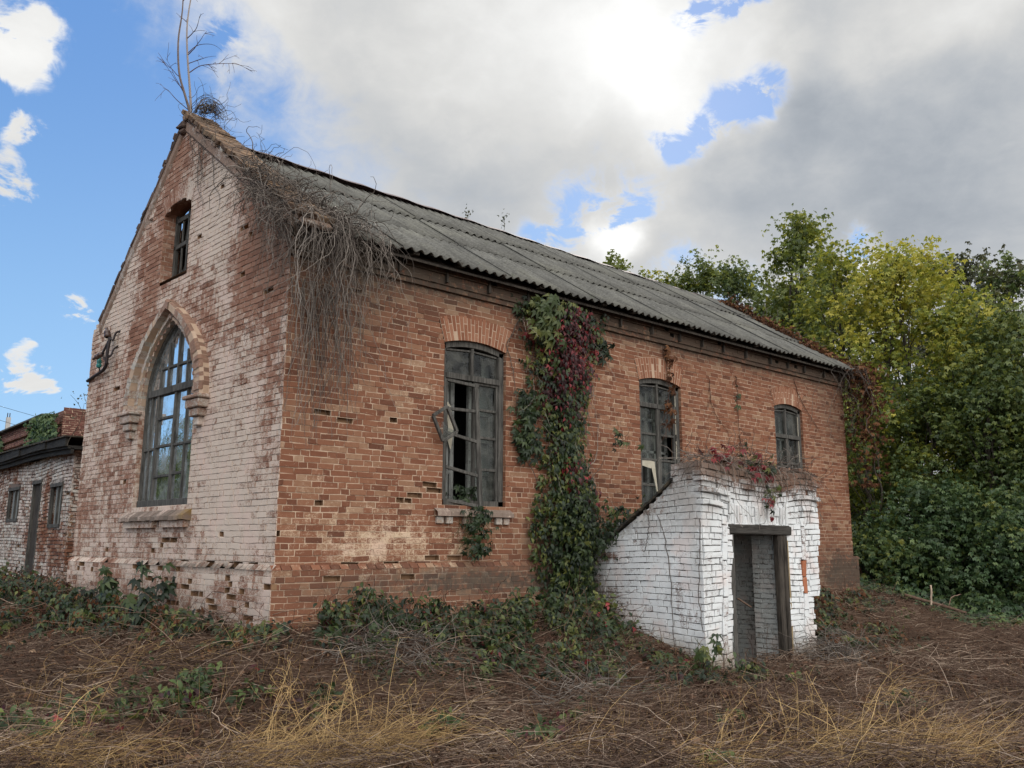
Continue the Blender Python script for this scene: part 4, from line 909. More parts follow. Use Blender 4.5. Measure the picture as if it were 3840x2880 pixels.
# ------------------------------------------------------------------ plant helpers
def rotmats(n, dirs=None, spread=1., up=None):
    """random frames; third axis (normal) near dirs"""
    Z = RG.normal(0, 1, (n, 3)) * spread
    if dirs is not None: Z = Z + dirs
    Z /= np.linalg.norm(Z, axis=1)[:, None]
    A = RG.normal(0, 1, (n, 3)) if up is None else np.broadcast_to(up, (n, 3)) + RG.normal(0, .35, (n, 3))
    Yv = A - (A * Z).sum(1)[:, None] * Z; Yv /= np.linalg.norm(Yv, axis=1)[:, None]
    return np.stack([np.cross(Yv, Z), Yv, Z], 2)
def leaflet(l=1., w=.34, x=0., y=0., a=0., cup=.12):
    """one leaflet folded along its midrib: 2 quads"""
    V = np.array([[0, 0, 0], [w * .75, l * .38, cup], [w * .62, l * .66, cup * .8], [0, l, -.18 * l], [-w * .62, l * .66, cup * .8], [-w * .75, l * .38, cup], [0, l * .5, 0]])
    c, s_ = math.cos(a), math.sin(a); V = V @ np.array([[c, s_, 0], [-s_, c, 0], [0, 0, 1]]) + [x, y, 0]
    return V, [[0, 1, 2, 6], [6, 2, 3, 3], [0, 6, 4, 5], [6, 3, 3, 4]]
def mixleaves(g, P, size, N_, spread, up, mat, rnd):
    k = RG.random(len(P)); mat = np.broadcast_to(mat, len(P)); tone = .22 * np.sin(P[:, 0] * 4.1 + P[:, 2] * 3.) * np.sin(P[:, 1] * 3.7 - P[:, 2] * 5.1); rnd = np.clip(rnd + tone, 0, 1)
    for T, a, b, sc in ((PALM, 0, .38, .95), (TRIO, .38, .62, .95), (SINGW, .62, 1.01, 1.0)):
        m_ = (k >= a) & (k < b)
        if m_.any():
            P2, r2, mt = P[m_], rnd[m_], mat[m_]
            if T is SINGW: P2 = np.repeat(P2, 4, 0) + RG.normal(0, .055, (4 * len(P2), 3)); r2 = np.repeat(r2, 4); mt = np.repeat(mt, 4)
            leaves(g, T, P2, size * sc * (1 if T is not SINGW else .95), N_, spread, up, mt, np.clip(r2 + RG.normal(0, .1, len(r2)), 0, 1))
def join(parts):
    V = []; F = []; n = 0
    for v, f in parts: V.append(v); F += [[a + n for a in q] for q in f]; n += len(v)
    return np.concatenate(V), F
def tri_clean(F): return np.array([[q[0], q[1], q[2], q[3]] for q in F])
def leaflet2(l=1., w=.34, a=0., cup=.1, droop=.25, o=(0, 0)):
    V = np.array([[0, 0, 0], [w, l * .45, cup], [0, l, -droop * l], [-w, l * .45, cup], [0, l * .5, 0.]])
    c, s_ = math.cos(a), math.sin(a); V = V @ np.array([[c, s_, 0], [-s_, c, 0], [0, 0, 1]]); V[:, :2] += o
    return V, [[0, 1, 2, 4], [0, 4, 2, 3]]
PALM = join([leaflet2(1.1, .24, a, .06, .55) if abs(a) < 1.4 else leaflet2(.7, .18, a, .06, .5) for a in (0, .88, -.88, 1.75, -1.75)])
TRIO = join([leaflet2(1., .27, 0), leaflet2(.8, .24, .9), leaflet2(.8, .24, -.9)])
PINN = join([leaflet2(.55, .19, 0, o=(0, .75)), leaflet2(.55, .18, 1.0, o=(0, .55)), leaflet2(.55, .18, -1.0, o=(0, .55)), leaflet2(.5, .17, 1.2, o=(0, .2)), leaflet2(.5, .17, -1.2, o=(0, .2))])
SING = leaflet2(1., .33, 0)
SINGW = (np.array([[0, 0, 0], [.24, .30, .06], [.27, .60, .04], [0, 1.05, -.32], [-.27, .60, .04], [-.24, .30, .06], [0, .3, 0], [0, .62, -.06]]), [[0, 1, 6, 5], [1, 2, 7, 6], [6, 7, 4, 5], [2, 3, 4, 7]])
def leaves(g, T, P, size, normals=None, spread=.7, up=None, mat=0, rnd=None):
    n = len(P); Mx = rotmats(n, normals, spread, up) * (np.broadcast_to(size, n) * RG.uniform(.7, 1.25, n))[:, None, None]
    g.inst(T[0], np.array(T[1]), np.asarray(P), Mx, mat, RG.random(n) if rnd is None else rnd)
def wander(p, d, n, step, curl=.25, grav=0., rg=RG):
    P = [np.array(p, float)]; d = np.array(d, float)
    for k in range(n):
        d = d + rg.normal(0, curl, 3) + np.array([0, 0, -grav]); d /= np.linalg.norm(d); P.append(P[-1] + d * step)
    return np.array(P)

# ------------------------------------------------------------------ dead vine spilling over the near corner of the roof
g = G(); rg = np.random.default_rng(91)
def mass_pt():
    u = rg.beta(1.5, 2.0) * 2.1 - .35; return u
for k in range(560):
    u = mass_pt(); zt = rake(max(u, -.25)) + rg.uniform(-.12, .22); x = rg.uniform(-.16, .95 - .30 * max(u, 0)); dens = 1
    p = np.array([x + SK * u, u + rg.normal(0, .05), zt - .0 * x])
    if x > .45: p[2] = 4.42 + .68 * max(u + .2, 0) + rg.uniform(0, .16)
    P = wander(p, rg.normal(0, 1, 3) * [.9, .6, .25] + [.1, -.5, -.02], rg.integers(6, 15), .065, .42, .10, rg)
    g.tube(P, np.linspace(rg.uniform(.004, .012), .0025, len(P)), 3, 0, rg.beta(1.3, 2.2), False)
for k in range(240):   # hanging strands
    if rg.random() < .72: x = abs(rg.choice([.12, .42, .62, .85, 1.2], p=[.2, .28, .22, .2, .1]) + rg.normal(0, .085)) + .02; p = np.array([min(x, 1.5), -.18 - rg.uniform(0, .22), 4.42 + rg.uniform(-.2, .2)])
    else: u = rg.uniform(-.2, 1.0); p = np.array([SK * u - .16 - rg.uniform(0, .08), u, rake(max(u, 0)) - rg.uniform(0, .1)])
    Ln = rg.gamma(3., .50) * (1.35 if .05 < p[0] < .8 else .62); n = max(5, int(Ln / .075)); n = min(n, 38)
    P = wander(p, rg.normal(0, .6, 3) + [.0, -.45, -.1], n, .075, .22, .24, rg); P[:, 1] = np.where(P[:, 0] > -.05, np.minimum(P[:, 1], -.03), P[:, 1])
    g.tube(P, np.linspace(min(.011, .003 + rg.gamma(1.2, .002)), .0018, len(P)), 3, 0, np.clip(rg.normal(.50, .3), 0, 1), False)
    for q in range(rg.integers(0, 4)):
        i_ = rg.integers(1, len(P) - 1); Q = wander(P[i_], rg.normal(0, .7, 3) + [0, -.15, -.2], rg.integers(3, 9), .055, .3, .15, rg); g.tube(Q, np.linspace(.0035, .0015, len(Q)), 3, 0, np.clip(rg.normal(.6, .25), 0, 1), False)
for k in range(44):   # long trailers lower down
    x = rg.normal(.42, .26); P = wander((max(x, .03), -.05, 3.7), rg.normal(0, .3, 3) + [0, -.05, -1], rg.integers(14, 30), .08, .15, .30, rg); P[:, 1] = np.minimum(P[:, 1] * .4 - .03, -.015)
    g.tube(P, np.linspace(.006, .0015, len(P)), 3, 0, np.clip(rg.normal(.55, .25), 0, 1), False)
for k in range(9):   # threads on the gable below the coping
    u = rg.uniform(.8, 3.5); P = wander(gp(u, rake(u) - .1, .06), [0, .1, -1], rg.integers(8, 24), .07, .22, .1, rg); uu = P @ UG; P = P - NG * (P @ NG)[:, None] + NG * .02
    g.tube(P, np.linspace(.008, .002, len(P)), 3, 0, .3, False)
for k in range(70):
    u = rg.uniform(2.0, 3.5); p = gp(u, rake(u) + .05, rg.uniform(-.35, .1)); P = wander(p, rg.normal(0, 1, 3) * [.8, .6, .6] + [.4, -.4, .2], rg.integers(5, 11), .06, .3, .03, rg); g.tube(P, np.linspace(.005, .002, len(P)), 3, 0, rg.random(), False)
tag(g.build('dead_vine', [M_vine]), 'mass of bare grey dead vine spilling over the near roof corner of the hall', 'dead vine')
g = G()   # bird-nest like tangle at the apex
for k in range(60):
    a_ = rg.normal(.2, .6); r_ = rg.uniform(.12, .36); c0 = np.array([.02, 3.2, 7.20]); th = np.linspace(0, rg.uniform(1.5, 3.1), 14)
    ax = np.array([math.cos(a_), math.sin(a_), 0]); P = c0 + np.outer(-np.cos(th) * r_ * .7, ax) + np.outer(np.sin(th) * r_ * rg.uniform(.5, 1.0), Z3) + rg.normal(0, .03, 3) + rg.normal(0, .006, (14, 3)); P[:, 0] += .1 * np.linspace(0, 1, 14)
    g.tube(P, np.linspace(.006, .003, 14), 3, 0, rg.uniform(0, .5), False)
for k in range(26):
    P = wander(c0 + rg.normal(0, .16, 3), rg.normal(0, 1, 3) + [.2, -.2, .6], 7, .07, .35, 0, rg); g.tube(P, np.linspace(.005, .002, 8), 3, 0, .3, False)
tag(g.build('twig_tangle', [M_vine]), 'round tangle of dark bare twigs beside the sapling on the gable apex', 'twig tangle')

# bare sapling rooted in the apex
SP = thing('bare_sapling', 'leafless twin stemmed birch sapling growing from the gable apex', 'sapling', (-.19, 3.4, 7.1))
def spl(pts, n=26):
    pts = np.array(pts, float); t_ = np.linspace(0, len(pts) - 1, n); i_ = np.clip(t_.astype(int), 0, len(pts) - 2); f = (t_ - i_)[:, None]
    p0_, p1_, p2_, p3_ = pts[np.maximum(i_ - 1, 0)], pts[i_], pts[i_ + 1], pts[np.minimum(i_ + 2, len(pts) - 1)]
    return .5 * (2 * p1_ + (p2_ - p0_) * f + (2 * p0_ - 5 * p1_ + 4 * p2_ - p3_) * f ** 2 + (3 * p1_ - p0_ - 3 * p2_ + p3_) * f ** 3)
SLs = spl([(-.19, 3.4, 7.05), (-.21, 3.4, 7.25), (-.32, 3.4, 7.55), (-.43, 3.41, 7.89), (-.48, 3.42, 8.44), (-.46, 3.40, 8.97), (-.47, 3.4, 9.6), (-.43, 3.4, 10.3)])
SRs = spl([(-.19, 3.4, 7.05), (-.2, 3.39, 7.3), (-.25, 3.38, 7.67), (-.33, 3.36, 8.17), (-.38, 3.35, 8.67), (-.36, 3.35, 9.17), (-.30, 3.33, 9.6), (-.28, 3.3, 10.2)])
g = G(); g.tube(SLs, np.linspace(.026, .005, 26), 6, 0, .15); g.tube(SRs, np.linspace(.023, .005, 26), 6, 0, .5)
local(g.build('trunk', [M_birch], SP, True), SP)
g = G(); rg = np.random.default_rng(93)
def twig_tree(g, p, d, L, r_, lev):
    n = max(5, int(L / .05)); P = wander(p, d, n, L / n, .10, .045 + .02 * lev, rg); g.tube(P, np.linspace(r_, .0022, len(P)), 4 if lev == 0 else 3, 0, .15 + .15 * lev, False)
    if lev < 2:
        for q in range(int(L * (7 if lev == 0 else 6))):
            i_ = rg.integers(len(P) // 4, len(P) - 1); dd = (P[i_] - P[i_ - 1]) / (L / n) + rg.normal(0, .5, 3) + [0, 0, -.25 * lev]; twig_tree(g, P[i_], dd, L * rg.uniform(.25, .5), max(.0035, r_ * .5), lev + 1)
cr_np = np.array(cr)
for k in range(15):
    St = SLs if k % 2 else SRs; i_ = rg.integers(7, 25); sg = -1 if k % 2 else 1
    if rg.random() < .25: sg = -sg
    d_ = cr_np * sg * rg.uniform(.5, 1.) + np.array([rg.normal(0, .3), rg.normal(0, .3), rg.uniform(.3, .95)]); twig_tree(g, St[i_], d_, rg.uniform(.3, .65), .008, 0)
P = spl([(-.28, 3.36, 7.92), (-.16, 3.3, 8.05), (-.04, 3.25, 8.11), (.2, 3.1, 8.16), (.41, 3.05, 8.2), (.62, 2.95, 8.1)], 18); g.tube(P, np.linspace(.010, .003, 18), 4, 0, .2, False)
for i_ in range(5, 17): twig_tree(g, P[i_], rg.normal(0, .5, 3) + [.3, -.2, -.5 + .9 * (i_ == 9)], rg.uniform(.12, .35), .004, 1)
P = spl([(-.33, 3.36, 8.25), (-.2, 3.3, 8.42), (0, 3.2, 8.47), (.15, 3.15, 8.40)], 12); g.tube(P, np.linspace(.008, .002, 12), 3, 0, .2, False)
P = spl([(-.22, 3.4, 7.28), (-.42, 3.45, 7.42), (-.55, 3.5, 7.56), (-.62, 3.55, 7.60)], 10); g.tube(P, np.linspace(.009, .003, 10), 4, 0, .2, False); twig_tree(g, P[5], [-.3, .1, .5], .25, .004, 1); twig_tree(g, P[7], [-.5, .2, -.3], .3, .004, 1)
local(g.build('branches', [M_stem], SP), SP)

# ------------------------------------------------------------------ creeper on the side wall, green below and crimson above
CV = thing('climbing_creeper', 'broad creeper up the side wall, green below and crimson near the eaves', 'creeper', (5.0, -.2, -.8))
def vine_bounds(z):
    return np.interp(z, [-.8, -.2, .5, .9, 1.4, 1.9, 2.4, 2.8, 3.3, 3.8, 4.2], [4.45, 4.4, 4.35, 4.4, 4.55, 4.5, 4.42, 4.32, 4.2, 4.15, 4.0]), np.interp(z, [-.8, -.2, .5, .9, 1.4, 1.9, 2.4, 2.8, 3.3, 3.8, 4.2], [5.35, 5.4, 5.6, 5.6, 5.45, 5.28, 5.30, 5.40, 5.5, 5.66, 5.72])
rg = np.random.default_rng(95)
N0 = 3600; z = rg.uniform(-.75, 4.22, N0 * 2); a_, b_ = vine_bounds(z); f = np.clip(rg.normal(.5, .27, len(z)), -.12, 1.1); x = a_ + (b_ - a_) * f
clump = .5 + .5 * np.sin(x * 4.3 + z * 2.1) * np.sin(z * 5.2 - x * 2.0); keep = rg.random(len(z)) < np.clip(.30 + .75 * clump, 0, 1) * np.interp(z, [-.7, .8, 1.3, 2.0, 2.5, 4.2], [1, .95, .55, .38, .70, .95]); x = x[keep]; z = z[keep]; f = f[keep]
th = np.interp(z, [-.7, .8, 1.5, 2.3, 3.0, 4.2], [.60, .45, .22, .18, .30, .34]) * (1 - np.abs(f - .5) * 1.2).clip(.2, 1); y = -.03 - th * rg.random(len(z)) ** .6
redz = np.exp(-((x - 5.05) / .55) ** 2 - ((z - 3.45) / .72) ** 2) * 1.25 + .55 * np.exp(-((x - 4.55) / .25) ** 2 - ((z - 2.75) / .2) ** 2) + .6 * np.exp(-((x - 5.0) / .25) ** 2 - ((z - 1.45) / .25) ** 2) + .6 * np.exp(-((x - 5.55) / .2) ** 2 - ((z - .95) / .2) ** 2)
isr = rg.random(len(z)) < redz * .85; rn = rg.random(len(z))
g = G(); P = np.stack([x, y, z], 1)
for msk, mi in ((~isr, 0), (isr, 1)): mixleaves(g, P[msk], .085, np.array([-.1, -1.1, .35]), .45, np.array([0, -.25, -1.]), mi, rn[msk])
lx = rg.normal(4.12, .14, 190); lz = rg.choice([2.55, 2.25, 1.95, 1.75], 190) + rg.normal(0, .12, 190); leaves(g, PALM, np.stack([lx, -.04 - .12 * rg.random(190), lz], 1), .085, np.array([0, -1.1, .35]), .4, np.array([0, -.2, -1.]), 0, rg.random(190) * .7)
lx = rg.normal(5.65, .26, 150); mixleaves(g, np.stack([lx, -.25 - .5 * rg.random(150), .55 + rg.normal(0, .22, 150) + .3 * (lx - 5.6)], 1), .085, np.array([-.2, -1.1, .35]), .5, np.array([0, -.25, -1.]), 0, rg.random(150) * .8)
lx = rg.normal(5.9, .09, 26); leaves(g, PALM, np.stack([lx, -.06 - .1 * rg.random(26), 3.62 + rg.normal(0, .09, 26)], 1), .1, np.array([0, -1.1, .3]), .4, np.array([0, -.2, -1.]), 0, rg.random(26) * .4)
lx = rg.normal(4.25, .13, 60); leaves(g, PALM, np.stack([lx, -.3 - .15 * rg.random(60), 3.80 + rg.normal(0, .2, 60)], 1), .125, np.array([0, -1.1, .35]), .3, np.array([0, -.2, -1.]), 0, .62 + .3 * rg.random(60))
local(g.build('leaves', [M_lcre, M_lred], CV), CV)
g = G()
for k in range(60):
    z0 = rg.uniform(-.7, 3.5); a_, b_ = vine_bounds(z0); P = wander((rg.uniform(a_, b_), -.05, z0), [rg.normal(0, .3), 0, 1], rg.integers(8, 26), .06, .22, -.05, rg); P[:, 1] = -.02 - .03 * np.abs(np.sin(P[:, 2] * 3)); g.tube(P, np.linspace(.009, .003, len(P)), 4, 0, rg.random(), False)
for k in range(34):
    z0 = rg.uniform(1.2, 4.1); a_, b_ = vine_bounds(z0); P = wander((rg.choice([a_ - .06, a_ + .1, b_]), -.06, z0), [rg.normal(0, .5), -.2, -.6], rg.integers(8, 18), .06, .3, .12, rg); P[:, 1] = np.minimum(P[:, 1], -.02); g.tube(P, np.linspace(.005, .002, len(P)), 3, 0, rg.uniform(.5, 1), False)
local(g.build('stems', [M_vine], CV), CV)

# thin bare runners on the wall, each its own plant
RUN = [([(7.72, 4.05), (7.70, 3.6), (7.76, 3.2), (7.68, 2.7), (7.62, 2.2)], 'thin brown dead runner hanging across the middle side window', 40),
       ([(9.05, 3.5), (9.10, 3.0), (9.35, 2.7), (9.62, 2.52)], 'short bare runner on bricks between the middle and far side windows', 0),
       ([(12.2, 3.95), (12.45, 3.5), (12.9, 3.1), (13.2, 2.85)], 'thin bare runner slanting down right of the far side window', 0),
       ([(9.95, 3.7), (10.0, 3.3), (10.0, 2.4), (9.98, 1.7)], 'fine upright runner with few green leaves left of the far side window', 8),
       ([(4.05, 3.95), (3.75, 3.4), (3.85, 3.0), (3.95, 2.4), (3.98, 1.9)], 'pale forked tendril left of the crimson creeper', 0)]
for k, (pts, lab, nl) in enumerate(RUN):
    P = spl([(x_, -.02, z_) for x_, z_ in pts], 24); P[:, 0] += rg.normal(0, .012, 24); g = G(); g.tube(P, np.linspace(.008, .003, 24), 4, 0, .4)
    for q in range(12):
        i_ = rg.integers(2, 22); Q = wander(P[i_], [rg.normal(0, .8), -.1, rg.uniform(-1, .4)], rg.integers(4, 10), .05, .25, .05, rg); Q[:, 1] = np.minimum(Q[:, 1], -.012); g.tube(Q, np.linspace(.004, .0015, len(Q)), 3, 0, .5, False)
    r_ = thing('wall_runner', lab, 'vine', tuple(P[-1])); local(g.build('stem', [M_stem if k != 4 else M_vine], r_), r_)
    if nl:
        g = G(); i_ = rg.integers(2, 20, nl); leaves(g, PALM, P[i_] + rg.normal(0, .05, (nl, 3)) - [0, .06, 0], .085, np.array([0, -1., .3]), .6, np.array([0, 0, -1.]), 0); local(g.build('leaves', [M_lbrn if nl == 40 else M_lcre], r_), r_)
# window-1 tendrils and sill plant
r_ = thing('sill_creeper', 'small green creeper drooping from the nearest side window sill', 'creeper', (3.05, -.08, .8)); g = G()
P = np.concatenate([np.stack([rg.normal(3.08, .13, 90), -.10 - .08 * rg.random(90), rg.uniform(.1, .85, 90)], 1), np.stack([rg.normal(2.95, .15, 30), .02 + .1 * rg.random(30), .95 + rg.random(30) * .2], 1)])
leaves(g, PALM, P, .07, np.array([0, -1., .4]), .5, np.array([0, -.2, -1.]), 0, rg.random(120) * .6); local(g.build('leaves', [M_lcre], r_), r_)
g = G()
for k in range(12): Q = wander((3.0 + rg.normal(0, .1), -.1, .8), [rg.normal(0, .3), -.1, -1], 12, .06, .2, .1, rg); Q[:, 1] = np.minimum(Q[:, 1], -.07); g.tube(Q, .003, 3, 0, .5, False)
local(g.build('stems', [M_gstem], r_), r_)
# dead creeper over the far gable
r_ = thing('dead_creeper', 'rust brown withered creeper hanging over the far roof end and corner', 'creeper', (14.5, 0, 4.3)); g = G(); n = 2800
f = rg.random(n) ** .8; u_ = 3.3 - 3.75 * f; P = np.stack([14.36 + rg.normal(0, .13, n) + .30 * (f > .8), u_ + rg.normal(0, .1, n), 4.42 + .70 * np.maximum(u_, -.2) + .10 + rg.normal(0, .10, n)], 1)
h_ = rg.random(n) < .28; nh = h_.sum(); hh = rg.gamma(1.6, .62, nh); P[h_] = np.stack([14.58 + rg.normal(0, .17, nh), -.40 + rg.normal(0, .26, nh), 4.5 - np.minimum(hh, 2.8)], 1)
leaves(g, TRIO, P, .10, np.array([.2, -.8, .4]), .8, np.array([0, 0, -1.]), 0); local(g.build('leaves', [M_lbrn], r_), r_); g = G()
for k in range(50):
    Q = wander((14.3 + rg.normal(0, .35), -.3 + rg.normal(0, .15), 4.35), rg.normal(0, .5, 3) + [0, -.2, -.3], rg.integers(8, 34), .07, .25, .16, rg); g.tube(Q, .0045, 3, 0, rg.random() * .5, False)
for k in range(60):
    u = rg.uniform(-.3, 3.2); Q = wander((14.4, u, 4.5 + .7 * u), rg.normal(0, .7, 3) + [0, 0, .4], 9, .07, .3, .05, rg); g.tube(Q, .004, 3, 0, rg.random(), False)
local(g.build('stems', [M_vine], r_), r_)
# greenery on the ridge
for k, (x, dz) in enumerate(((5.75, .0), (6.75, .05))):
    r_ = thing('ridge_weed', ('small tuft of weed rooted at the ridge, nearer the gable', 'taller thin weed rooted at the ridge, farther from the gable')[k], 'weed', (x, 3.54, 6.98)); g = G(); P = wander((x, 3.54, 6.98), [.1, 0, 1], 5, .05 + .02 * k, .1, 0, rg); g.tube(P, .005, 3, 0, .4); local(g.build('stem', [M_gstem], r_), r_)
    g = G(); leaves(g, SING, P[rg.integers(2, 6, 26)] + rg.normal(0, .05, (26, 3)), .06, None, 1.); local(g.build('leaves', [M_lolv], r_), r_)
# plants on the cellar entrance
g0 = [((6.15, -2.25, 1.62), 'red', 16, 'bright red creeper sprig standing on the cellar entrance top, left of centre'), ((6.8, -2.3, 1.55), 'mix', 30, 'crimson and green creeper clump over the middle of the cellar entrance top'), ((7.25, -2.36, 1.25), 'mix2', 34, 'creeper strand of dark leaves hanging down the cellar entrance front'), ((7.15, -2.3, 1.5), 'red', 14, 'small red creeper leaves right of the middle clump on the cellar entrance'), ((6.0, -.4, 2.05), 'grn', 14, 'pale green creeper shoot by the middle window behind the cellar entrance')]
for (c, kd, n, lab) in g0:
    r_ = thing('creeper_sprig', lab, 'creeper', c); g = G(); sd = np.array([.16, .07, .10]) if kd != 'mix2' else np.array([.12, .04, .25]); P = np.array(c) + rg.normal(0, 1, (n, 3)) * sd
    mi = {'red': np.ones(n, int), 'mix': (rg.random(n) < .55).astype(int), 'mix2': (rg.random(n) < .35).astype(int), 'grn': np.zeros(n, int)}[kd]
    for q in (0, 1):
        if (mi == q).any(): leaves(g, PALM, P[mi == q], .08, np.array([-.1, -1., .5]), .5, np.array([0, -.1, -1.]), q, (.5 + .5 * rg.random((mi == q).sum())) if q else rg.random((mi == q).sum()))
    local(g.build('leaves', [M_lcre, M_lred], r_), r_); g = G()
    for q in range(10): Q = wander(np.array(c) + rg.normal(0, .05, 3), rg.normal(0, .7, 3) + [0, 0, -.3], 9, .05, .3, .05, rg); g.tube(Q, .003, 3, 0, rg.random(), False)
    local(g.build('stems', [M_stem], r_), r_)
g = G()   # dry runners matted on top of the entrance and down its face
for k in range(260):
    x = PX + rg.uniform(.0, 3.1); P = wander((x, PY + rg.uniform(-.05, .4), 1.50 + .08 * rg.random() + .10 * gb(x, 6.2, .5)), [rg.normal(0, 1), rg.normal(0, .4), .05], rg.integers(6, 14), .06, .3, .03, rg); g.tube(P, .0038, 3, 0, rg.random(), False)
for k in range(40):
    x = PX + rg.uniform(.1, 3.1); P = wander((x, PY - .05, 1.5), [rg.normal(0, .4), -.3, -.4], rg.integers(6, 20), .06, .22, .16, rg); P[:, 1] = np.minimum(P[:, 1], PY - .05); g.tube(P, .0035, 3, 0, rg.random(), False)
for pts in ([(PX - .06, PY + .75, .75), (PX - .07, PY + .62, .35), (PX - .07, PY + .55, -.2), (PX - .07, PY + .52, -.9), (PX - .08, PY + .5, -1.3)], [(PX - .02, PY + .02, .7), (PX - .08, PY + .0, .1), (PX - .08, PY + .04, -.4), (PX - .06, PY, -.9)], [(PX - .05, PY + 1.0, .85), (PX - .1, PY + .9, .6), (PX - .09, PY + .95, .4), (PX - .1, PY + 1.0, .2)]):
    g.tube(spl(pts, 26) + rg.normal(0, .008, (26, 3)), .006, 4, 0, .3, False)
tag(g.build('dry_runners', [M_vine]), 'dry brown runners matted over the top and face of the white cellar entrance', 'dead vine')

# ------------------------------------------------------------------ insulator bracket on the gable
IB = thing('insulator_bracket', 'black iron hook bracket with insulators and cable on the gable near its far corner', 'bracket', tuple(gp(5.88, 3.4, .05)))
g = G(); ti = lambda pts, r_, n=14: g.tube(spl([gp(u, z, o_) for u, z, o_ in pts], n), r_, 6)
ti([(5.83, 3.86, .1), (5.84, 3.6, .12), (5.86, 3.38, .11)], .028); ti([(5.85, 3.80, .11), (5.98, 3.62, .14), (6.03, 3.56, .16)], .02)
ti([(5.80, 3.82, .1), (5.72, 3.80, .08), (5.72, 3.92, .05), (5.64, 3.96, 0)], .018); ti([(5.82, 3.50, .1), (5.74, 3.52, .09), (5.74, 3.64, .05), (5.68, 3.70, .0)], .016)
ti([(6.02, 3.60, .12), (5.94, 3.48, .13), (5.86, 3.44, .11)], .016); ti([(5.86, 3.40, .1), (5.94, 3.34, .1), (6.1, 3.30, .08), (6.4, 3.28, .06), (6.72, 3.26, .04), (7.0, 3.24, .02)], .03, 20); ti([(6.17, 3.3, .1), (6.19, 3.38, .12)], .014)
local(g.build('hook', [M_iron], IB, True), IB)
def insul(u, z, o_, axis, mt, r_=.06, n=10):
    g = G(); prof = [(0, .6), (.02, 1), (.06, 1), (.075, .7), (.09, .95), (.13, .9), (.15, .5), (.20, .4), (.21, .0)]; ax = np.array(axis); ax = ax / np.linalg.norm(ax); e1 = np.cross(ax, [.3, .2, .9]); e1 /= np.linalg.norm(e1); e2 = np.cross(ax, e1)
    V = [gp(u, z, o_) + ax * h_ + (e1 * math.cos(t_) + e2 * math.sin(t_)) * r_ * q for h_, q in prof for t_ in np.arange(n) * 2 * math.pi / n]
    g.add(V, [[k * n + j_, k * n + (j_ + 1) % n, (k + 1) * n + (j_ + 1) % n, (k + 1) * n + j_] for k in range(len(prof) - 1) for j_ in range(n)]); local(g.build('insulator', [mt], IB, True), IB)
insul(5.88, 3.86, .12, UG * .5 + Z3, M_cer); insul(6.0, 3.58, .15, UG * .3 - Z3 * .2 + NG * .2, M_cer, .05); insul(6.19, 3.36, .12, Z3, M_grn, .045)

# ------------------------------------------------------------------ outbuilding on the left
OB = thing('outbuilding', 'low peeling brick outbuilding with dark eaves left of the gabled hall', 'outbuilding', (.3, 10.1, -.6))
AO = np.array([.3, 10.1, 0]); UA_ = np.array([0, 1., 0]); NA = np.array([-1., 0, 0])
ops = [(.62, 1.59, .63, 1.62), (2.42, 3.22, -.6, 1.76), (4.47, 5.65, .82, 1.70)]
def a_holes(za, zb): return [(a, b) for a, b, c, d_ in ops if zb > c + .02 and za < d_ - .02]
g = G(); sagA = lambda u, z: .05 * np.sin(u * 1.25 + .8) * sst(-.5, 1.9, z)
lay(g, AO, UA_, NA, -1.0, 2.27, lambda a, b: (0, 16), a_holes, seed=101, joint=.018, md=.03, bump=.007, rough=.007, sag=sagA, miss=lambda u, z: .02 + .10 * (u < .25))
lay(g, AO, UX, NS, -1.0, 2.27, lambda a, b: (0, 4.0), seed=102, joint=.018, md=.025, bump=.006)
for k, (a, b, c, d_) in enumerate(ops):
    lay(g, AO + UA_ * a, UX, UA_, c, d_, lambda p, q: (0, .2), seed=110 + k); lay(g, AO + UA_ * b, UX, -UA_, c, d_, lambda p, q: (0, .2), seed=120 + k)
    g.box(AO + UA_ * (a - .1) + [.01, 0, d_ - .03], AO + UA_ * (b + .1) + [.22, 0, d_ + .08], 1); g.box(AO + UA_ * a + [.005, 0, c - .05], AO + UA_ * b + [.22, 0, c], 1)
g.box(AO + [4.0, .2, -1], AO + [4.2, 16, 2.2], 1)
g.build('wall', [M_abrick, M_amort, M_hole], OB)
for k, (a, b, c, d_) in enumerate(ops):
    g = G(); xx = AO[0] + .015; q = lambda u, z: (xx, AO[1] + u, z)
    for u in (a + .035, b - .035): bar(g, q(u, c), q(u, d_), .04, .07, (1, 0, 0))
    bar(g, q(a, d_ - .06), q(b, d_ - .06), .10, .08); bar(g, q(a, c + .03), q(b, c + .03), .07, .08)
    if k != 1: bar(g, q((a + b) / 2 - .12, c), q((a + b) / 2 - .12, d_), .05, .05, (1, 0, 0))
    o = g.build('window' if k != 1 else 'door', [M_wood], OB); g = G(); g.box((xx + .02, AO[1] + a, c), (xx + .05, AO[1] + b - (.3 if k != 1 else 0), d_)); g.build('board', [M_board if k != 1 else M_woodd], o)
g = G()
ys = np.linspace(-.45, 16, 22); gs_ = lambda y_: 2.27 + .03 * math.sin(y_ * .8) + .012 * y_
for k in range(21):
    a, b = ys[k], ys[k + 1]; dx = .02 * math.sin(k * 2.1)
    for (x0, x1, z0, z1) in ((-.32 + dx, -.27 + dx, .03, .23), (-.26, .15, -.02, .05), (-.20, -.14, -.12, .0)):
        V = [AO + [x_, y_, gs_(y_) + z_] for y_ in (a, b - .01) for x_, z_ in ((x0, z0), (x1, z0), (x1, z1), (x0, z1))]; g.add(V, [[0, 1, 2, 3], [7, 6, 5, 4], [0, 4, 5, 1], [1, 5, 6, 2], [2, 6, 7, 3], [3, 7, 4, 0]])
g.build('fascia', [M_fascia], OB)
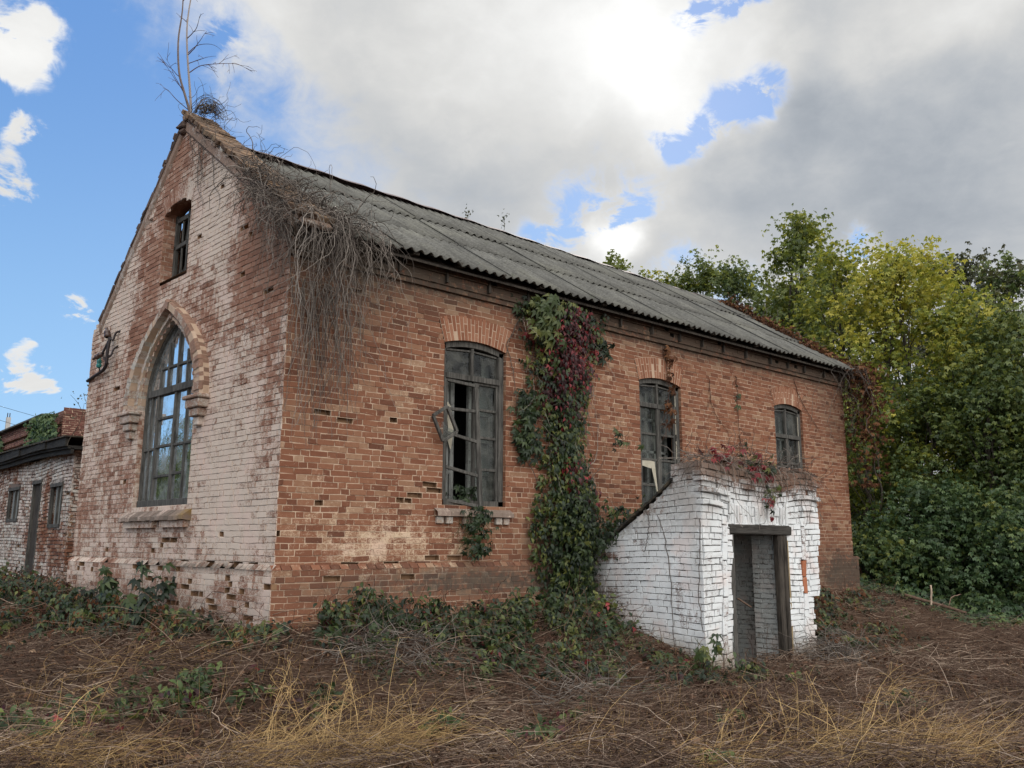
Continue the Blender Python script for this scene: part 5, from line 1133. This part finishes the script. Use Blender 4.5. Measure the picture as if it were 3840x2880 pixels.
g = G(); V = [AO + [x_, y_, z_] for x_, y_, z_ in ((-.36, -.5, 2.47), (4.3, -.5, 2.62), (4.3, 16, 2.80), (-.36, 16, 2.69), (-.36, -.5, 2.50), (4.3, -.5, 2.66), (4.3, 16, 2.84), (-.36, 16, 2.73))]; g.add(V, [[3, 2, 1, 0], [4, 5, 6, 7], [0, 1, 5, 4], [1, 2, 6, 5], [2, 3, 7, 6], [3, 0, 4, 7]]); g.build('roof', [M_felt], OB)
# taller brick building behind
FB = thing('brick_building', 'taller dark red brick building with banded cornice behind the low outbuilding', 'building', (3, 22, -.6))
g = G(); FO = np.array([3., 22.2, 0]); lay(g, FO, UA_, NA, -.6, 4.79, lambda a, b: (0, 22), seed=130, h=.085); lay(g, FO, UX, NS, -.6, 4.88, lambda a, b: (0, 4.5), seed=131, bump=.008, rough=.008)
for k, (z0, pr) in enumerate(((3.75, .05), (4.0, .08), (4.28, .12))): lay(g, FO + NA * pr, UA_, NA, z0, z0 + .17, lambda a, b: (0, 22), seed=140 + k, h=.085); g.add([FO + NA * pr + Z3 * z0, FO + NA * pr + UA_ * 22 + Z3 * z0, FO + UA_ * 22 + Z3 * z0, FO + Z3 * z0], [0, 1, 2, 3], 1)
g.box(FO + [.3, .3, -.6], FO + [8, 22, 4.4], 1)
g.build('wall', [M_fbrick, M_mort, M_hole], FB)
g = G(); V = [FO + [x_, y_, z_] for x_, y_, z_ in ((-.22, 2.0, 4.78), (4, 2.0, 5.1), (4, 22, 5.1), (-.22, 22, 4.70), (-.22, 2.0, 4.84), (4, 2.0, 5.16), (4, 22, 5.16), (-.22, 22, 4.76))]; g.add(V, [[3, 2, 1, 0], [4, 5, 6, 7], [0, 1, 5, 4], [1, 2, 6, 5], [2, 3, 7, 6], [3, 0, 4, 7]]); g.build('roof', [M_roof], FB)
for k, (y0, y1, z0, z1, n, lab) in enumerate(((22.3, 25.3, 2.6, 4.75, 900, 'thick dark ivy over the near corner of the far brick building'), (30, 32.8, 2.4, 4.6, 420, 'smaller ivy patch on the far brick building by the pole'))):
    r_ = thing('ivy', lab, 'ivy', (2.9, y0, .5)); g = G(); yy = rg.normal((y0 + y1) / 2, (y1 - y0) / 4, n); zz_ = z0 + (z1 - z0) * rg.beta(2, 1.2, n); leaves(g, TRIO, np.stack([2.86 - .25 * rg.random(n), yy, zz_], 1), .16, np.array([-1., -.5, .4]), .6, np.array([0, 0, -1.])); local(g.build('leaves', [M_livy], r_), r_)
    g = G()
    for q in range(14): Q = wander((2.95, rg.uniform(y0, y1), -.3), [0, rg.normal(0, .2), 1], 40, .11, .1, -.03, rg); Q[:, 0] = 2.95; g.tube(Q, .012, 3, 0, .4, False)
    local(g.build('stems', [M_vine], r_), r_)
r_ = thing('wall_shrub', 'sparse seedling twigs with tiny leaves against sky beside the hall far corner', 'shrub', (.2, 8.6, .5)); g = G(); pts = []
for k in range(12):
    Q = wander((.3 + rg.normal(0, .2), 8.2 + rg.normal(0, .3), 2.2), [rg.normal(0, .2), rg.normal(.15, .2), 1], rg.integers(8, 20), .12, .14, 0, rg); g.tube(Q, np.linspace(.012, .003, len(Q)), 3, 0, .4, False); pts.append(Q[3:])
local(g.build('stems', [M_bark], r_), r_); pts = np.concatenate(pts); g = G(); leaves(g, SING, pts[rg.integers(0, len(pts), 240)] + rg.normal(0, .07, (240, 3)), .055, None, 1.); local(g.build('leaves', [M_lolv], r_), r_)
UP = thing('utility_pole', 'pale concrete utility pole rising above the far brick building', 'pole', (3.73, 34.25, -1)); g = G()
V = [(3.73 + sx * w_, 34.25 + sy * w_, z_) for z_, w_ in ((-1, .12), (5.85, .085)) for sx, sy in ((-1, -1), (1, -1), (1, 1), (-1, 1))]; g.add(V, [[0, 1, 5, 4], [1, 2, 6, 5], [2, 3, 7, 6], [3, 0, 4, 7], [4, 5, 6, 7]], 0, .5); local(g.build('shaft', [M_conc], UP), UP)
for dx in (-.05, .04): g = G(); g.tube([(3.73 + dx, 34.25, 5.8), (3.73 + dx, 34.25, 6.05)], .02, 5); g.build('pin', [M_iron], UP)
g = G()
g.tube([(3.5, 34.25, 4.6), (4.05, 34.2, 4.6)], .04, 5); local(g.build('bracket', [M_iron], UP), UP)
for k, (a, b) in enumerate((((-3, 31, 7.0), (9.5, 27, 3.4)), ((-3, 30.5, 7.35), (9.5, 27, 4.1)), ((-3, 31, 6.5), (9.5, 27.6, 3.1)))):
    a, b = np.array(a), np.array(b); t_ = np.linspace(0, 1, 24)[:, None]; P = a + (b - a) * t_; P[:, 2] -= .35 * 4 * (t_ * (1 - t_))[:, 0]; g = G(); g.tube(P, .009, 3)
    tag(g.build('power_line', [M_iron]), ('middle of the three thin overhead wires left of the hall', 'uppermost of the three thin overhead wires left of the hall', 'lowest of the three thin overhead wires left of the hall')[k], 'wire', 'overhead wires at left')

# ------------------------------------------------------------------ ground cover
CAM = np.array([-4.9511, -9.9082]); YAW = .8437
def fan(n, d0, d1, a0=-.72, a1=.72, pw=1.):
    D = d0 + (d1 - d0) * RG.random(n) ** pw; A = YAW - RG.uniform(a0, a1, n); x = CAM[0] + D * np.cos(A); y = CAM[1] + D * np.sin(A)
    bad = ((x > -.15) & (x < 14.6) & (y > -.12) & (y < 7.1)) | ((x > 5.45) & (x < 8.85) & (y > -2.36)) & (y < 7)
    bad &= ~((x > 6.2) & (x < 7.7) & (y < -1.9) & (y > -2.4)); bad |= (x > .2) & (y > 10) ; return x[~bad], y[~bad]
def strands(g, P, D, L, r, bend, rnd, mat=0, np_=5, sag=0.):
    n = len(P); D = D / np.linalg.norm(D, axis=1)[:, None]; Bd = np.cross(D, RG.normal(0, 1, (n, 3))); Bd /= np.linalg.norm(Bd, axis=1)[:, None]; C2 = np.cross(D, Bd)
    t_ = np.linspace(0, 1, np_); wv = RG.normal(0, .35, (n, np_)) * bend[:, None]
    C = P[:, None] + D[:, None] * (L[:, None] * t_)[:, :, None] + Bd[:, None] * (L[:, None] * bend[:, None] * (4 * t_ * (1 - t_)) + wv * L[:, None] * .4)[:, :, None]
    C[:, :, 2] -= np.asarray(sag)[..., None] * t_ ** 2 if np.ndim(sag) else sag * t_ ** 2
    tp = np.linspace(1, .45, np_); V = []
    for k in range(3):
        a_ = 2 * math.pi * k / 3; V.append(C + (Bd * math.cos(a_) + C2 * math.sin(a_))[:, None] * (r[:, None] * tp)[:, :, None])
    V = np.stack(V, 2).reshape(n, np_ * 3, 3); F = np.array([[i_ * 3 + k, i_ * 3 + (k + 1) % 3, i_ * 3 + 3 + (k + 1) % 3, i_ * 3 + 3 + k] for i_ in range(np_ - 1) for k in range(3)])
    g.add(V.reshape(-1, 3), (np.arange(n)[:, None, None] * np_ * 3 + F[None]).reshape(-1, 4), mat, np.repeat(np.broadcast_to(rnd, n), len(F)))
def flat_dir(n, up=.12, ang=None, sp=1.2):
    a_ = RG.uniform(0, 2 * math.pi, n) if ang is None else RG.normal(ang, sp, n); return np.stack([np.cos(a_), np.sin(a_), RG.normal(.03, up, n)], 1)
def patch(x, y, s_, ph): return .5 + .5 * np.sin(x * s_ + ph) * np.cos(y * s_ * 1.3 - ph * 2) + .25 * np.sin(x * s_ * 2.7 - y * s_ * 1.9 + ph)
# leaf litter
g = G(); x, y = fan(60000, 6.2, 24, pw=1.1); P = np.stack([x, y, hz(x, y) + RG.uniform(0, .07, len(x)) ** 1.], 1); k_ = RG.random(len(x)) < np.clip(patch(x, y, 1.1, .4) + .5, .6, 1); P = P[k_]
leaves(g, SING, P, .055, np.array([0, 0, 1.]), .55, None, 0, np.clip(RG.beta(1.6, 2., len(P)), 0, 1))
x, y = fan(2600, 5.5, 18); P = np.stack([x, y, hz(x, y) + RG.uniform(.02, .09, len(x))], 1); leaves(g, PALM, P, .06, np.array([0, 0, 1.]), .6, None, 0, RG.beta(1.5, 1.5, len(P)))
tag(g.build('dead_leaves', [M_litter]), 'brown dead leaf litter strewn over the ground before the hall', 'leaf litter', kind='stuff')
# matted dry stems
g = G(); x, y = fan(85000, 6.2, 24, pw=1.1); n = len(x); L = RG.gamma(2.2, .11, n).clip(.06, 1.0); mnd = np.clip(patch(x, y, 1.7, .9), 0, 1.2); P = np.stack([x, y, hz(x, y) + RG.uniform(0, 1, n) * (.03 + .22 * mnd)], 1)
al = -.6 + .9 * np.sin(x * .5 + y * .33); a_ = RG.normal(al, .75); Dd = np.stack([np.cos(a_), np.sin(a_), RG.normal(.02, .16, n)], 1)
strands(g, P, Dd, L, RG.uniform(.0020, .0046, n), RG.gamma(1.5, .05, n), np.clip(RG.beta(1.6, 2.2, n) + .25 * (patch(x, y, .8, 1.3) - .5), 0, 1), np_=4)
x, y = fan(4600, 6.0, 21); n = len(x); P = np.stack([x, y, hz(x, y) + RG.uniform(.02, .16, n)], 1); strands(g, P, flat_dir(n, .22), RG.gamma(3, .17, n).clip(.2, 1.5), RG.uniform(.003, .0065, n), RG.gamma(2, .05, n), RG.beta(2.5, 1.6, n), np_=7)
tag(g.build('dry_stems', [M_twig]), 'matted dry brown stems and twigs covering the ground', 'dry stems', kind='stuff')
# standing stubble
g = G(); x, y = fan(7000, 5.3, 15); k_ = patch(x, y, .9, 2.2) > .62; x, y = x[k_], y[k_]; n = len(x); P = np.stack([x, y, hz(x, y) - .01], 1); Dd = RG.normal(0, .35, (n, 3)) + [0, 0, 1]
strands(g, P, Dd, RG.gamma(4, .04, n), RG.uniform(.0015, .003, n), RG.gamma(1.5, .06, n), RG.beta(2, 2, n), np_=4); tag(g.build('dry_stubble', [M_straw]), 'short upright straw stubble among the litter', 'stubble', kind='stuff')
# golden grass in the foreground
g = G()
gold = [(-1.15, -2.75, 1.0, .7, 1500), (-.45, -3.15, .8, .5, 1300), (-1.6, -3.1, .7, .5, 800), (-.9, -3.3, 1.1, .4, 900), (-2.9, -1.7, .6, .6, 800), (-2.6, -2.1, .5, .4, 500), (1.6, -5.3, .9, .5, 1000), (2.5, -5.9, .9, .6, 1400), (3.0, -6.6, .7, .5, 1000), (3.6, -6.3, .6, .6, 600), (-1.7, .9, .9, .6, 420), (-.9, .0, .7, .4, 260), (.6, -4.3, .8, .4, 300), (5.6, -5.0, .9, .6, 260)]
for cx, cy, sx, sy, n in gold:
    n = int(n * .42)
    x = RG.normal(cx, sx * .45, n); y = RG.normal(cy, sy * .45, n); P = np.stack([x, y, hz(x, y) + RG.uniform(0, .10, n)], 1)
    lean = flat_dir(n, .3, -.5, 1.1); lean[:, 2] = RG.gamma(1.6, .22, n); strands(g, P, lean, RG.gamma(3, .13, n).clip(.1, .9), RG.uniform(.0011, .0024, n), RG.gamma(2, .07, n), np.clip(RG.beta(2, 1.8, n), 0, 1), np_=6, sag=RG.uniform(.02, .22, n))
rg = np.random.default_rng(201)
for cx, cy, n in ((-1.25, -2.7, 9), (-.95, -2.5, 6), (-.45, -2.95, 7), (-1.1, -3.1, 6), (1.6, -5.2, 5), (2.5, -5.5, 6), (3.0, -5.9, 5), (2.3, -6.0, 5), (-2.8, -1.6, 4)):
    for k in range(n):   # tall bleached culms with feathery tips
        p = np.array([cx + rg.normal(0, .15), cy + rg.normal(0, .15), 0]); p[2] = hz(p[0], p[1]); d_ = np.array([rg.normal(.2, .45), rg.normal(-.1, .4), 1.]); m_ = rg.integers(9, 17); P = wander(p, d_, m_, .06, .06, rg.uniform(.02, .11), rg); g.tube(P, np.linspace(.0042, .0016, len(P)), 3, 0, rg.uniform(.6, 1), False)
        for q in range(10):
            i_ = rg.integers(len(P) // 2, len(P)); Q = wander(P[i_], rg.normal(0, .7, 3) + [0, 0, .3], 4, .03, .2, .1, rg); g.tube(Q, .0014, 3, 0, rg.uniform(.4, 1), False)
tag(g.build('golden_grass', [M_straw]), 'golden dry grass tufts along the very front of the picture', 'dry grass', kind='stuff')

# living creeper along the wall feet
def cover(name, label, blobs, T, size, mats_, thin=1., hmax=.4, mi=None, seed=0, stems=True, rbias=0., cat='creeper'):
    rg = np.random.default_rng(seed); g = G(); st = G()
    for (cx, cy, sx, sy, h_, n) in blobs:
        n = int(n * thin * 1.5); x = rg.normal(cx, sx * .5, n); y = rg.normal(cy, sy * .5, n); pk_ = patch(x, y, 3.1, .7) + rg.normal(0, .15, n) > (.36 if T is PALM else -9); x, y = x[pk_], y[pk_]; inb = ((x > -.08) & (x < 14.5) & (y > -.10) & (y < 7)) | ((x > 5.4) & (x < 8.8) & (y > -2.4) & (y < 0)); x, y = x[~inb], y[~inb]; n = len(x)
        rel = 1 - np.minimum(1, ((x - cx) / sx) ** 2 + ((y - cy) / sy) ** 2) * .7; tz = rg.random(n) ** .55
        P = np.stack([x, y, hz(x, y) + .03 + h_ * rel * tz * (.55 + .45 * np.sin(x * 5 + y * 3) ** 2)], 1); (mixleaves if T is PALM else (lambda *a_: leaves(a_[0], T, *a_[1:])))(g, P, size, np.array([-.35, -.6, .9]), .6, np.array([0, -.2, -.7]), 0 if mi is None else (rg.random(n) < mi).astype(int), np.clip(rg.random(n) * .9 + rbias, 0, 1))
        if stems:
            for k in range(max(4, n // 5)):
                i_ = rg.integers(0, n); p = np.array([x[i_], y[i_], hz(x[i_], y[i_])]); Q = wander(p, rg.normal(0, .5, 3) + [0, 0, .7], rg.integers(5, 14), .07, .25, .09, rg); st.tube(Q, .0032, 3, 1 if False else 0, rg.random(), False)
    g.V += st.V if False else []; o = g.build(name, mats_); tag(o, label, cat, kind='stuff')
    if stems and st.nv: so_ = st.build('stems', [M_stem], o)
    return o
cover('ground_creeper', 'low green creeper spreading along the foot of the side wall', [(.45, -.35, .4, .4, .30, 200), (1.0, -.45, .6, .5, .55, 420), (1.9, -.6, .7, .6, .40, 480), (1.0, -1.2, .5, .5, .16, 160), (2.6, -.9, .8, .7, .40, 620), (3.3, -1.0, .8, .8, .42, 640), (4.1, -1.0, .8, .9, .45, 620), (4.75, -.9, .6, .8, .5, 480), (3.4, -1.9, .9, .5, .16, 220), (2.2, -1.6, .9, .4, .16, 200), (4.6, -2.2, .6, .5, .2, 180), (5.2, -2.75, .45, .3, .32, 190), (5.9, -2.75, .4, .2, .25, 90), (3.9, -.4, .5, .4, .5, 260)], PALM, .085, [M_lcre, M_lred], thin=.62, mi=.03, seed=301)
cover('corner_creeper', 'green creeper and weeds hiding the foot of the gable wall', [(-.35, .1, .45, .5, .14, 160), (-.15, -.35, .35, .3, .16, 110), (-.5, .9, .4, .5, .16, 170), (-.6, 1.6, .4, .4, .26, 200), (-.75, 2.4, .4, .5, .45, 330), (-.85, 3.2, .45, .6, .55, 420), (-1.0, 4.2, .5, .7, .45, 430), (-1.1, 5.2, .6, .8, .42, 480), (-1.4, 6.2, .8, .9, .45, 560), (-1.7, 7.4, 1.0, 1., .5, 640), (-1.9, 4.6, .6, .8, .2, 240), (-1.2, 8.8, 1.2, 1.0, .5, 640), (-1.0, 10.2, 1.2, 1.2, .5, 640), (-1.4, 12, 1.4, 1.4, .55, 640), (-1.8, 14.5, 1.6, 1.8, .6, 700)], PALM, .085, [M_lcre, M_lbrn], thin=.5, mi=.2, seed=302)
cover('foreground_weeds', 'scattered dark creeper leaves in the litter of the foreground', [(-1.75, -.5, .6, .4, .2, 90), (-1.35, -.9, .5, .35, .2, 80), (-.9, -1.3, .4, .3, .16, 50), (-2.7, .1, .5, .5, .2, 80), (-2.4, -.9, .5, .3, .16, 60), (-.3, -1.9, .3, .2, .12, 26), (1.0, -3.6, .25, .2, .12, 26), (1.9, -3.2, .3, .2, .1, 24), (1.6, -5.2, .25, .2, .12, 26), (3.3, -4.3, .3, .2, .1, 20), (.3, -3.1, .35, .2, .12, 34), (5.2, -5.2, .3, .2, .1, 20), (6.3, -3.3, .4, .2, .1, 26)], PALM, .085, [M_ldrk, M_lred], mi=.16, seed=303, stems=False, rbias=-.1)
cover('bank_creeper', 'creeper and weeds on the bank right of the cellar entrance', [(9.5, -1.5, .6, .7, .45, 300), (10.2, -1.0, .8, .7, .45, 360), (11.4, -.8, 1., .6, .3, 240), (9.6, -2.6, .5, .4, .25, 130), (13.2, -.9, .9, .6, .25, 160), (11.0, -2.2, .8, .5, .12, 90)], PALM, .10, [M_lcre, M_lbrn], mi=.3, seed=304)
cover('forest_creeper', 'dense bluish green creeper carpeting the ground under the right hand trees', [(16.3, -.6, 1.0, 1.2, .5, 1500), (17.2, -1.8, 1.2, 1.2, .6, 1800), (18.4, -3.0, 1.3, 1.2, .7, 1700), (19.6, -4.4, 1.5, 1.4, .7, 1500), (16.0, -2.0, .9, .8, .25, 500), (17.5, -3.6, 1., .8, .25, 500), (15.6, .8, .7, 1., .5, 800)], TRIO, .12, [M_livy, M_lcre], mi=.2, seed=305, stems=False)
for k, (cx, cy, h_, n, lab) in enumerate(((-.55, 2.72, 1.05, 30, 'tall leafy weed standing against the gable under the pointed window'), (-.75, 3.45, .75, 26, 'shorter leafy weed left of the tall one before the gable'), (-.7, 2.2, .62, 22, 'low leafy weed between the tall weed and the near corner'), (5.15, -2.6, .62, 16, 'pale green weed before the white side wall of the cellar entrance'))):
    r_ = thing('leafy_weed', lab, 'weed', (cx, cy, float(hz(cx, cy)))); rg = np.random.default_rng(400 + k); g = G(); pts = []
    for q in range(3):
        Q = wander((cx + rg.normal(0, .06), cy + rg.normal(0, .06), float(hz(cx, cy))), [rg.normal(0, .12), rg.normal(0, .12), 1], 10, h_ / 10 * rg.uniform(.75, 1.05), .08, 0, rg); g.tube(Q, np.linspace(.008, .003, 11), 4, 0, .5); pts.append(Q[3:])
    g.build('stem', [M_gstem], r_); pts = np.concatenate(pts); g = G(); leaves(g, PALM, pts[rg.integers(0, len(pts), n)] + rg.normal(0, .05, (n, 3)), .12, np.array([-.5, -.6, .7]), .35, np.array([0, -.3, -.6]), 0, rg.random(n) * .8 + (.2 if k == 3 else 0)); g.build('leaves', [M_lcre], r_)
# brushwood heaps
for k, (cx, cy, rx, h_, n, lab) in enumerate(((8.05, -2.85, .50, .62, 260, 'round heap of bare tangled twigs at the right foot of the cellar entrance'), (1.0, -1.1, .75, .34, 300, 'flat heap of bare grey twigs at the near corner of the hall'), (2.7, -2.6, .8, .22, 200, 'loose pale brushwood lying before the green creeper'))):
    rg = np.random.default_rng(500 + k); g = G()
    for q in range(n):
        a_ = rg.uniform(0, 6.28); r0 = rx * math.sqrt(rg.random()); p = np.array([cx + r0 * math.cos(a_), cy + r0 * math.sin(a_) * .75, 0]); p[2] = hz(p[0], p[1]) + h_ * (1 - (r0 / rx) ** 2) * rg.random(); Q = wander(p, rg.normal(0, 1, 3) * [1, 1, .35], rg.integers(6, 15), .065, .26 if k == 0 else .16, .03, rg); g.tube(Q, np.linspace(rg.uniform(.003, .007), .002, len(Q)), 3, 0, np.clip(rg.normal(.55, .25), 0, 1), False)
    tag(g.build('brush_heap', [M_vine]), lab, 'brush heap')
g = G(); P = spl([(14.9, -.9, float(hz(14.9, -.9)) + .12), (15.4, -1.5, float(hz(15.4, -1.5)) + .22), (16.0, -2.0, float(hz(16, -2)) + .16), (16.6, -2.3, float(hz(16.6, -2.3)) + .1)], 14); g.tube(P, np.linspace(.038, .022, 14), 6, 0, .45); g.tube(wander(P[5], [.3, -.2, .5], 8, .08, .15, .03), .012, 4, 0, .6); tag(g.build('fallen_branch', [M_twig]), 'pale fallen branch lying on the ground beyond the far corner of the hall', 'branch')
g = G(); P = wander((15.2, -1.3, float(hz(15.2, -1.3))), [.3, -.3, 1], 6, .09, .1, 0); g.tube(P, np.linspace(.03, .02, 7), 5, 0, .95); tag(g.build('broken_stick', [M_twig]), 'short pale broken stick poking up by the far corner', 'stick')

# ------------------------------------------------------------------ trees
def tree(name, label, base, top, width, mats_, n_tw, seed, shape='vase', leaf=.13, T=PINN, low=.12, per=14, rb=0., mi=0., grp='trees and bushes beyond the hall', stems=3, gap=.0, tlen=.9, depth=1.):
    rg = np.random.default_rng(seed); n_tw = int(n_tw * 1.5); leaf *= .80; bz = float(hz(*base)); H = top - bz; root = thing(name, label, 'tree' if 'bush' not in name and 'mound' not in name else 'bush', (base[0], base[1], bz), grp)
    ax = []; g = G()
    def rad(t_):
        if shape == 'vase': return width / 2 * np.interp(t_, [0, .15, .45, .75, .92, 1], [.45, .7, 1., .92, .55, .12])
        if shape == 'slim': return width / 2 * np.interp(t_, [0, .3, .55, .7, .85, 1], [.15, .35, .9, 1., .65, .1])
        return width / 2 * np.interp(t_, [0, .3, .6, .85, 1], [1., 1., .85, .55, .1])
    if True:
        for k in range(stems):
            a_ = rg.uniform(0, 6.28); tt = rg.uniform(.7, .97) if k else .98; P = [np.array([base[0] + .15 * math.cos(a_), base[1] + .15 * math.sin(a_), bz - .1])]; m_ = 9
            for q in range(1, m_ + 1):
                f = q / m_; r_ = rad(f * tt) * .5 * f * (0 if k == 0 else 1); P.append(np.array([base[0] + r_ * math.cos(a_) + rg.normal(0, .06), base[1] + r_ * math.sin(a_) + rg.normal(0, .06), bz + H * tt * f]))
            P = spl(P, 22); r0 = .022 * H ** .9 * (1 if k == 0 else .7); g.tube(P, np.linspace(r0, .012, 22), 6, 0, rg.random()); ax.append(P)
    npos = []; ndir = []
    ncl = max(6, n_tw // 14); tcs = low + (1 - low) * rg.random(ncl) ** .85
    cl = []
    for t_ in tcs:
        a_ = rg.uniform(0, 6.28); r_ = rad(t_) * math.sqrt(rg.uniform(.12, 1.0)); cl.append((base[0] + r_ * math.cos(a_) * depth, base[1] + r_ * math.sin(a_), bz + H * t_, a_, r_, t_))
    LP = []; LN = []; LR = []
    for (cx, cy, cz, a_, r_, t_) in cl:
        tone = rg.normal(0, .16); S_ = ax[rg.integers(0, len(ax))]; hi = min(21, max(1, int((t_ * .8) * 21))); s0 = S_[hi]; e = np.array([cx, cy, cz])
        if rg.random() < .75: g.tube(spl([s0, s0 * .55 + e * .45 + [0, 0, .15 * (1 if shape != 'mound' else 0)], e], 8), np.linspace(.006 * H ** .6, .006, 8), 4, 0, .4, False)
        for q in range(14):
            p = e + rg.normal(0, 1, 3) * [.34, .34, .30] * (width / 3.2) ** .5; d_ = np.array([math.cos(a_) * .6, math.sin(a_) * .6, rg.uniform(.25, 1.1)]) + rg.normal(0, .45, 3); d_ /= np.linalg.norm(d_); Ln = tlen * rg.uniform(.5, 1.1)
            tt = rg.random(per); pp = p + np.outer(tt * Ln, d_); pp[:, 2] -= .25 * Ln * tt ** 2; pp += rg.normal(0, .055 + .05 * leaf / .13, (per, 3)); LP.append(pp); LR.append(np.clip(rg.random(per) * .55 + .22 + tone + rb + .18 * (t_ - .5), 0, 1)); LN.append(np.tile([math.cos(a_) * .4, math.sin(a_) * .4, .7], (per, 1)))
    g.build('trunk', [M_bark], root, True)
    LP = np.concatenate(LP); LR = np.concatenate(LR); LN = np.concatenate(LN); g = G(); leaves(g, T, LP, leaf, LN, .75, np.array([0, 0, -1.]), (RG.random(len(LP)) < mi).astype(int), LR); g.build('crown', mats_, root)
    return root
YG, GN, DK, OL = [M_lyel, M_lgrn], [M_lgrn, M_lyel], [M_ldrk, M_lgrn], [M_lolv, M_lgrn]
L_ = dict(T=TRIO, per=13)
tree('tree', 'tiny tree top peeking over the far part of the roof ridge', (26.4, 18.0), 14.2, 1.6, GN, 40, 601, **L_, leaf=.2, low=.7)
tree('tree', 'leftmost green tree showing over the roof, yellow at its tips', (26.4, 14.9), 12.6, 3.2, GN, 330, 602, **L_, leaf=.19, mi=.25, low=.35)
tree('tree', 'second green tree over the roof, between the leftmost and the darkest', (27.5, 13.3), 12.9, 3.2, GN, 330, 603, **L_, leaf=.19, mi=.15, low=.35, rb=-.1)
tree('tree', 'dark green rounded tree over the roof end, left of the tall slender tree', (26.8, 10.9), 12.1, 3.4, DK, 420, 604, **L_, leaf=.18, mi=.3, low=.3)
tree('tree', 'dark tree low behind the tall slender tree and the roof end', (28, 9.2), 11.0, 3.0, DK, 330, 605, **L_, leaf=.18, mi=.2, low=.25)
tree('slender_tree', 'tall slender dark green tree rising highest above the others, yellow at its tip', (23.9, 6.2), 12.45, 3.0, [M_lgrn, M_lyel], 330, 606, T=TRIO, shape='slim', leaf=.19, mi=.10, low=.42, per=10, stems=2, rb=.06, tlen=.6)
tree('box_elder', 'yellowish green box elder just right of the roof end', (21.9, 3.7), 9.7, 3.1, YG, 520, 607, **L_, leaf=.15, mi=.35, low=.12)
tree('box_elder', 'large bright yellow green box elder, the widest crown at right', (21.7, 1.5), 9.0, 4.6, YG, 900, 608, **L_, leaf=.15, mi=.12, low=.2, rb=.16)
tree('box_elder', 'lower yellow green box elder right of the widest crown', (21.3, -.35), 7.2, 2.8, YG, 430, 609, **L_, leaf=.15, mi=.35, low=.2)
tree('box_elder', 'green box elder with thin upright stems left of the bright yellow one', (23.6, 4.9), 9.4, 2.8, GN, 380, 610, **L_, leaf=.15, mi=.4, low=.15)
tree('tree', 'tall olive tree far behind at the upper right', (34.4, 4.5), 12.4, 4.2, OL, 360, 611, **L_, leaf=.22, low=.35, tlen=1.3)
tree('tree', 'dark olive tree at the far right edge behind the yellow trees', (33.0, 2.0), 11.3, 4.6, [M_ldrk, M_lolv], 420, 612, **L_, leaf=.22, low=.2, mi=.4)
tree('tree', 'dark green tree at the right edge of the picture', (20.9, -2.2), 6.6, 3.2, DK, 480, 613, **L_, leaf=.15, low=.1, mi=.3)
BU = dict(T=TRIO, per=10, leaf=.13, low=.03, shape='mound', stems=2, tlen=.6)
tree('bush', 'dark green bush with yellow sprays right beside the far corner', (18.4, 1.5), 4.3, 3.0, GN, 420, 620, **BU, mi=.2, rb=-.12)
tree('bush', 'dark green bush behind the ivy mound, below the bright yellow tree', (19.9, .3), 4.6, 3.4, DK, 500, 621, **BU, mi=.45)
tree('bush', 'tall dark bush right of the ivy mound', (19.6, -1.4), 4.3, 3.2, DK, 480, 622, **BU, mi=.3)
tree('bush', 'deep green bush at the right edge beneath the dark tree', (20.4, -3.0), 3.8, 3.4, DK, 480, 623, **BU, mi=.2)
tree('bush', 'olive bush filling the gap under the yellow trees behind the corner', (21.0, 3.2), 5.2, 3.2, GN, 420, 624, **BU, mi=.1, rb=-.15)
tree('bush', 'dark bush far behind the hall corner under the tall slender tree', (24.5, 5.6), 6.2, 3.6, DK, 380, 625, **BU, mi=.2)
tree('bush', 'dark green bush between the far right trees', (24.8, -.8), 6.0, 4.2, DK, 420, 626, **BU, mi=.2)
tree('ivy_mound', 'rounded mound of bluish green creeper under the bright yellow tree', (17.9, -.6), 1.45, 3.2, [M_livy, M_ldrk], 620, 627, **BU, mi=.1)
tree('ivy_mound', 'lower bluish green creeper mound toward the right edge', (18.4, -2.2), 1.2, 3.0, [M_livy, M_ldrk], 520, 628, **BU, mi=.15)
tree('ivy_mound', 'small creeper mound between the far corner and the big mound', (16.8, .6), .75, 1.7, [M_livy, M_lgrn], 240, 629, **BU, mi=.3)
# the wood across the yard, mirrored in the panes of the pointed window
g = G(); rg = np.random.default_rng(701); n = 9000; tx = rg.uniform(-26, -5, n); ty = 34 + rg.normal(0, 1.6, n) - .25 * tx; crown = 5.2 + 1.5 * np.sin(tx * .9) + 1.2 * np.sin(tx * 2.3 + 1); tz = -1 + (crown + 1) * rg.random(n) ** .7
leaves(g, TRIO, np.stack([tx, ty, tz], 1), .42, None, 1., None, 0); tag(g.build('far_wood', [M_ldrk]), 'dark wood across the yard seen only mirrored in the pointed window', 'wood', kind='stuff')
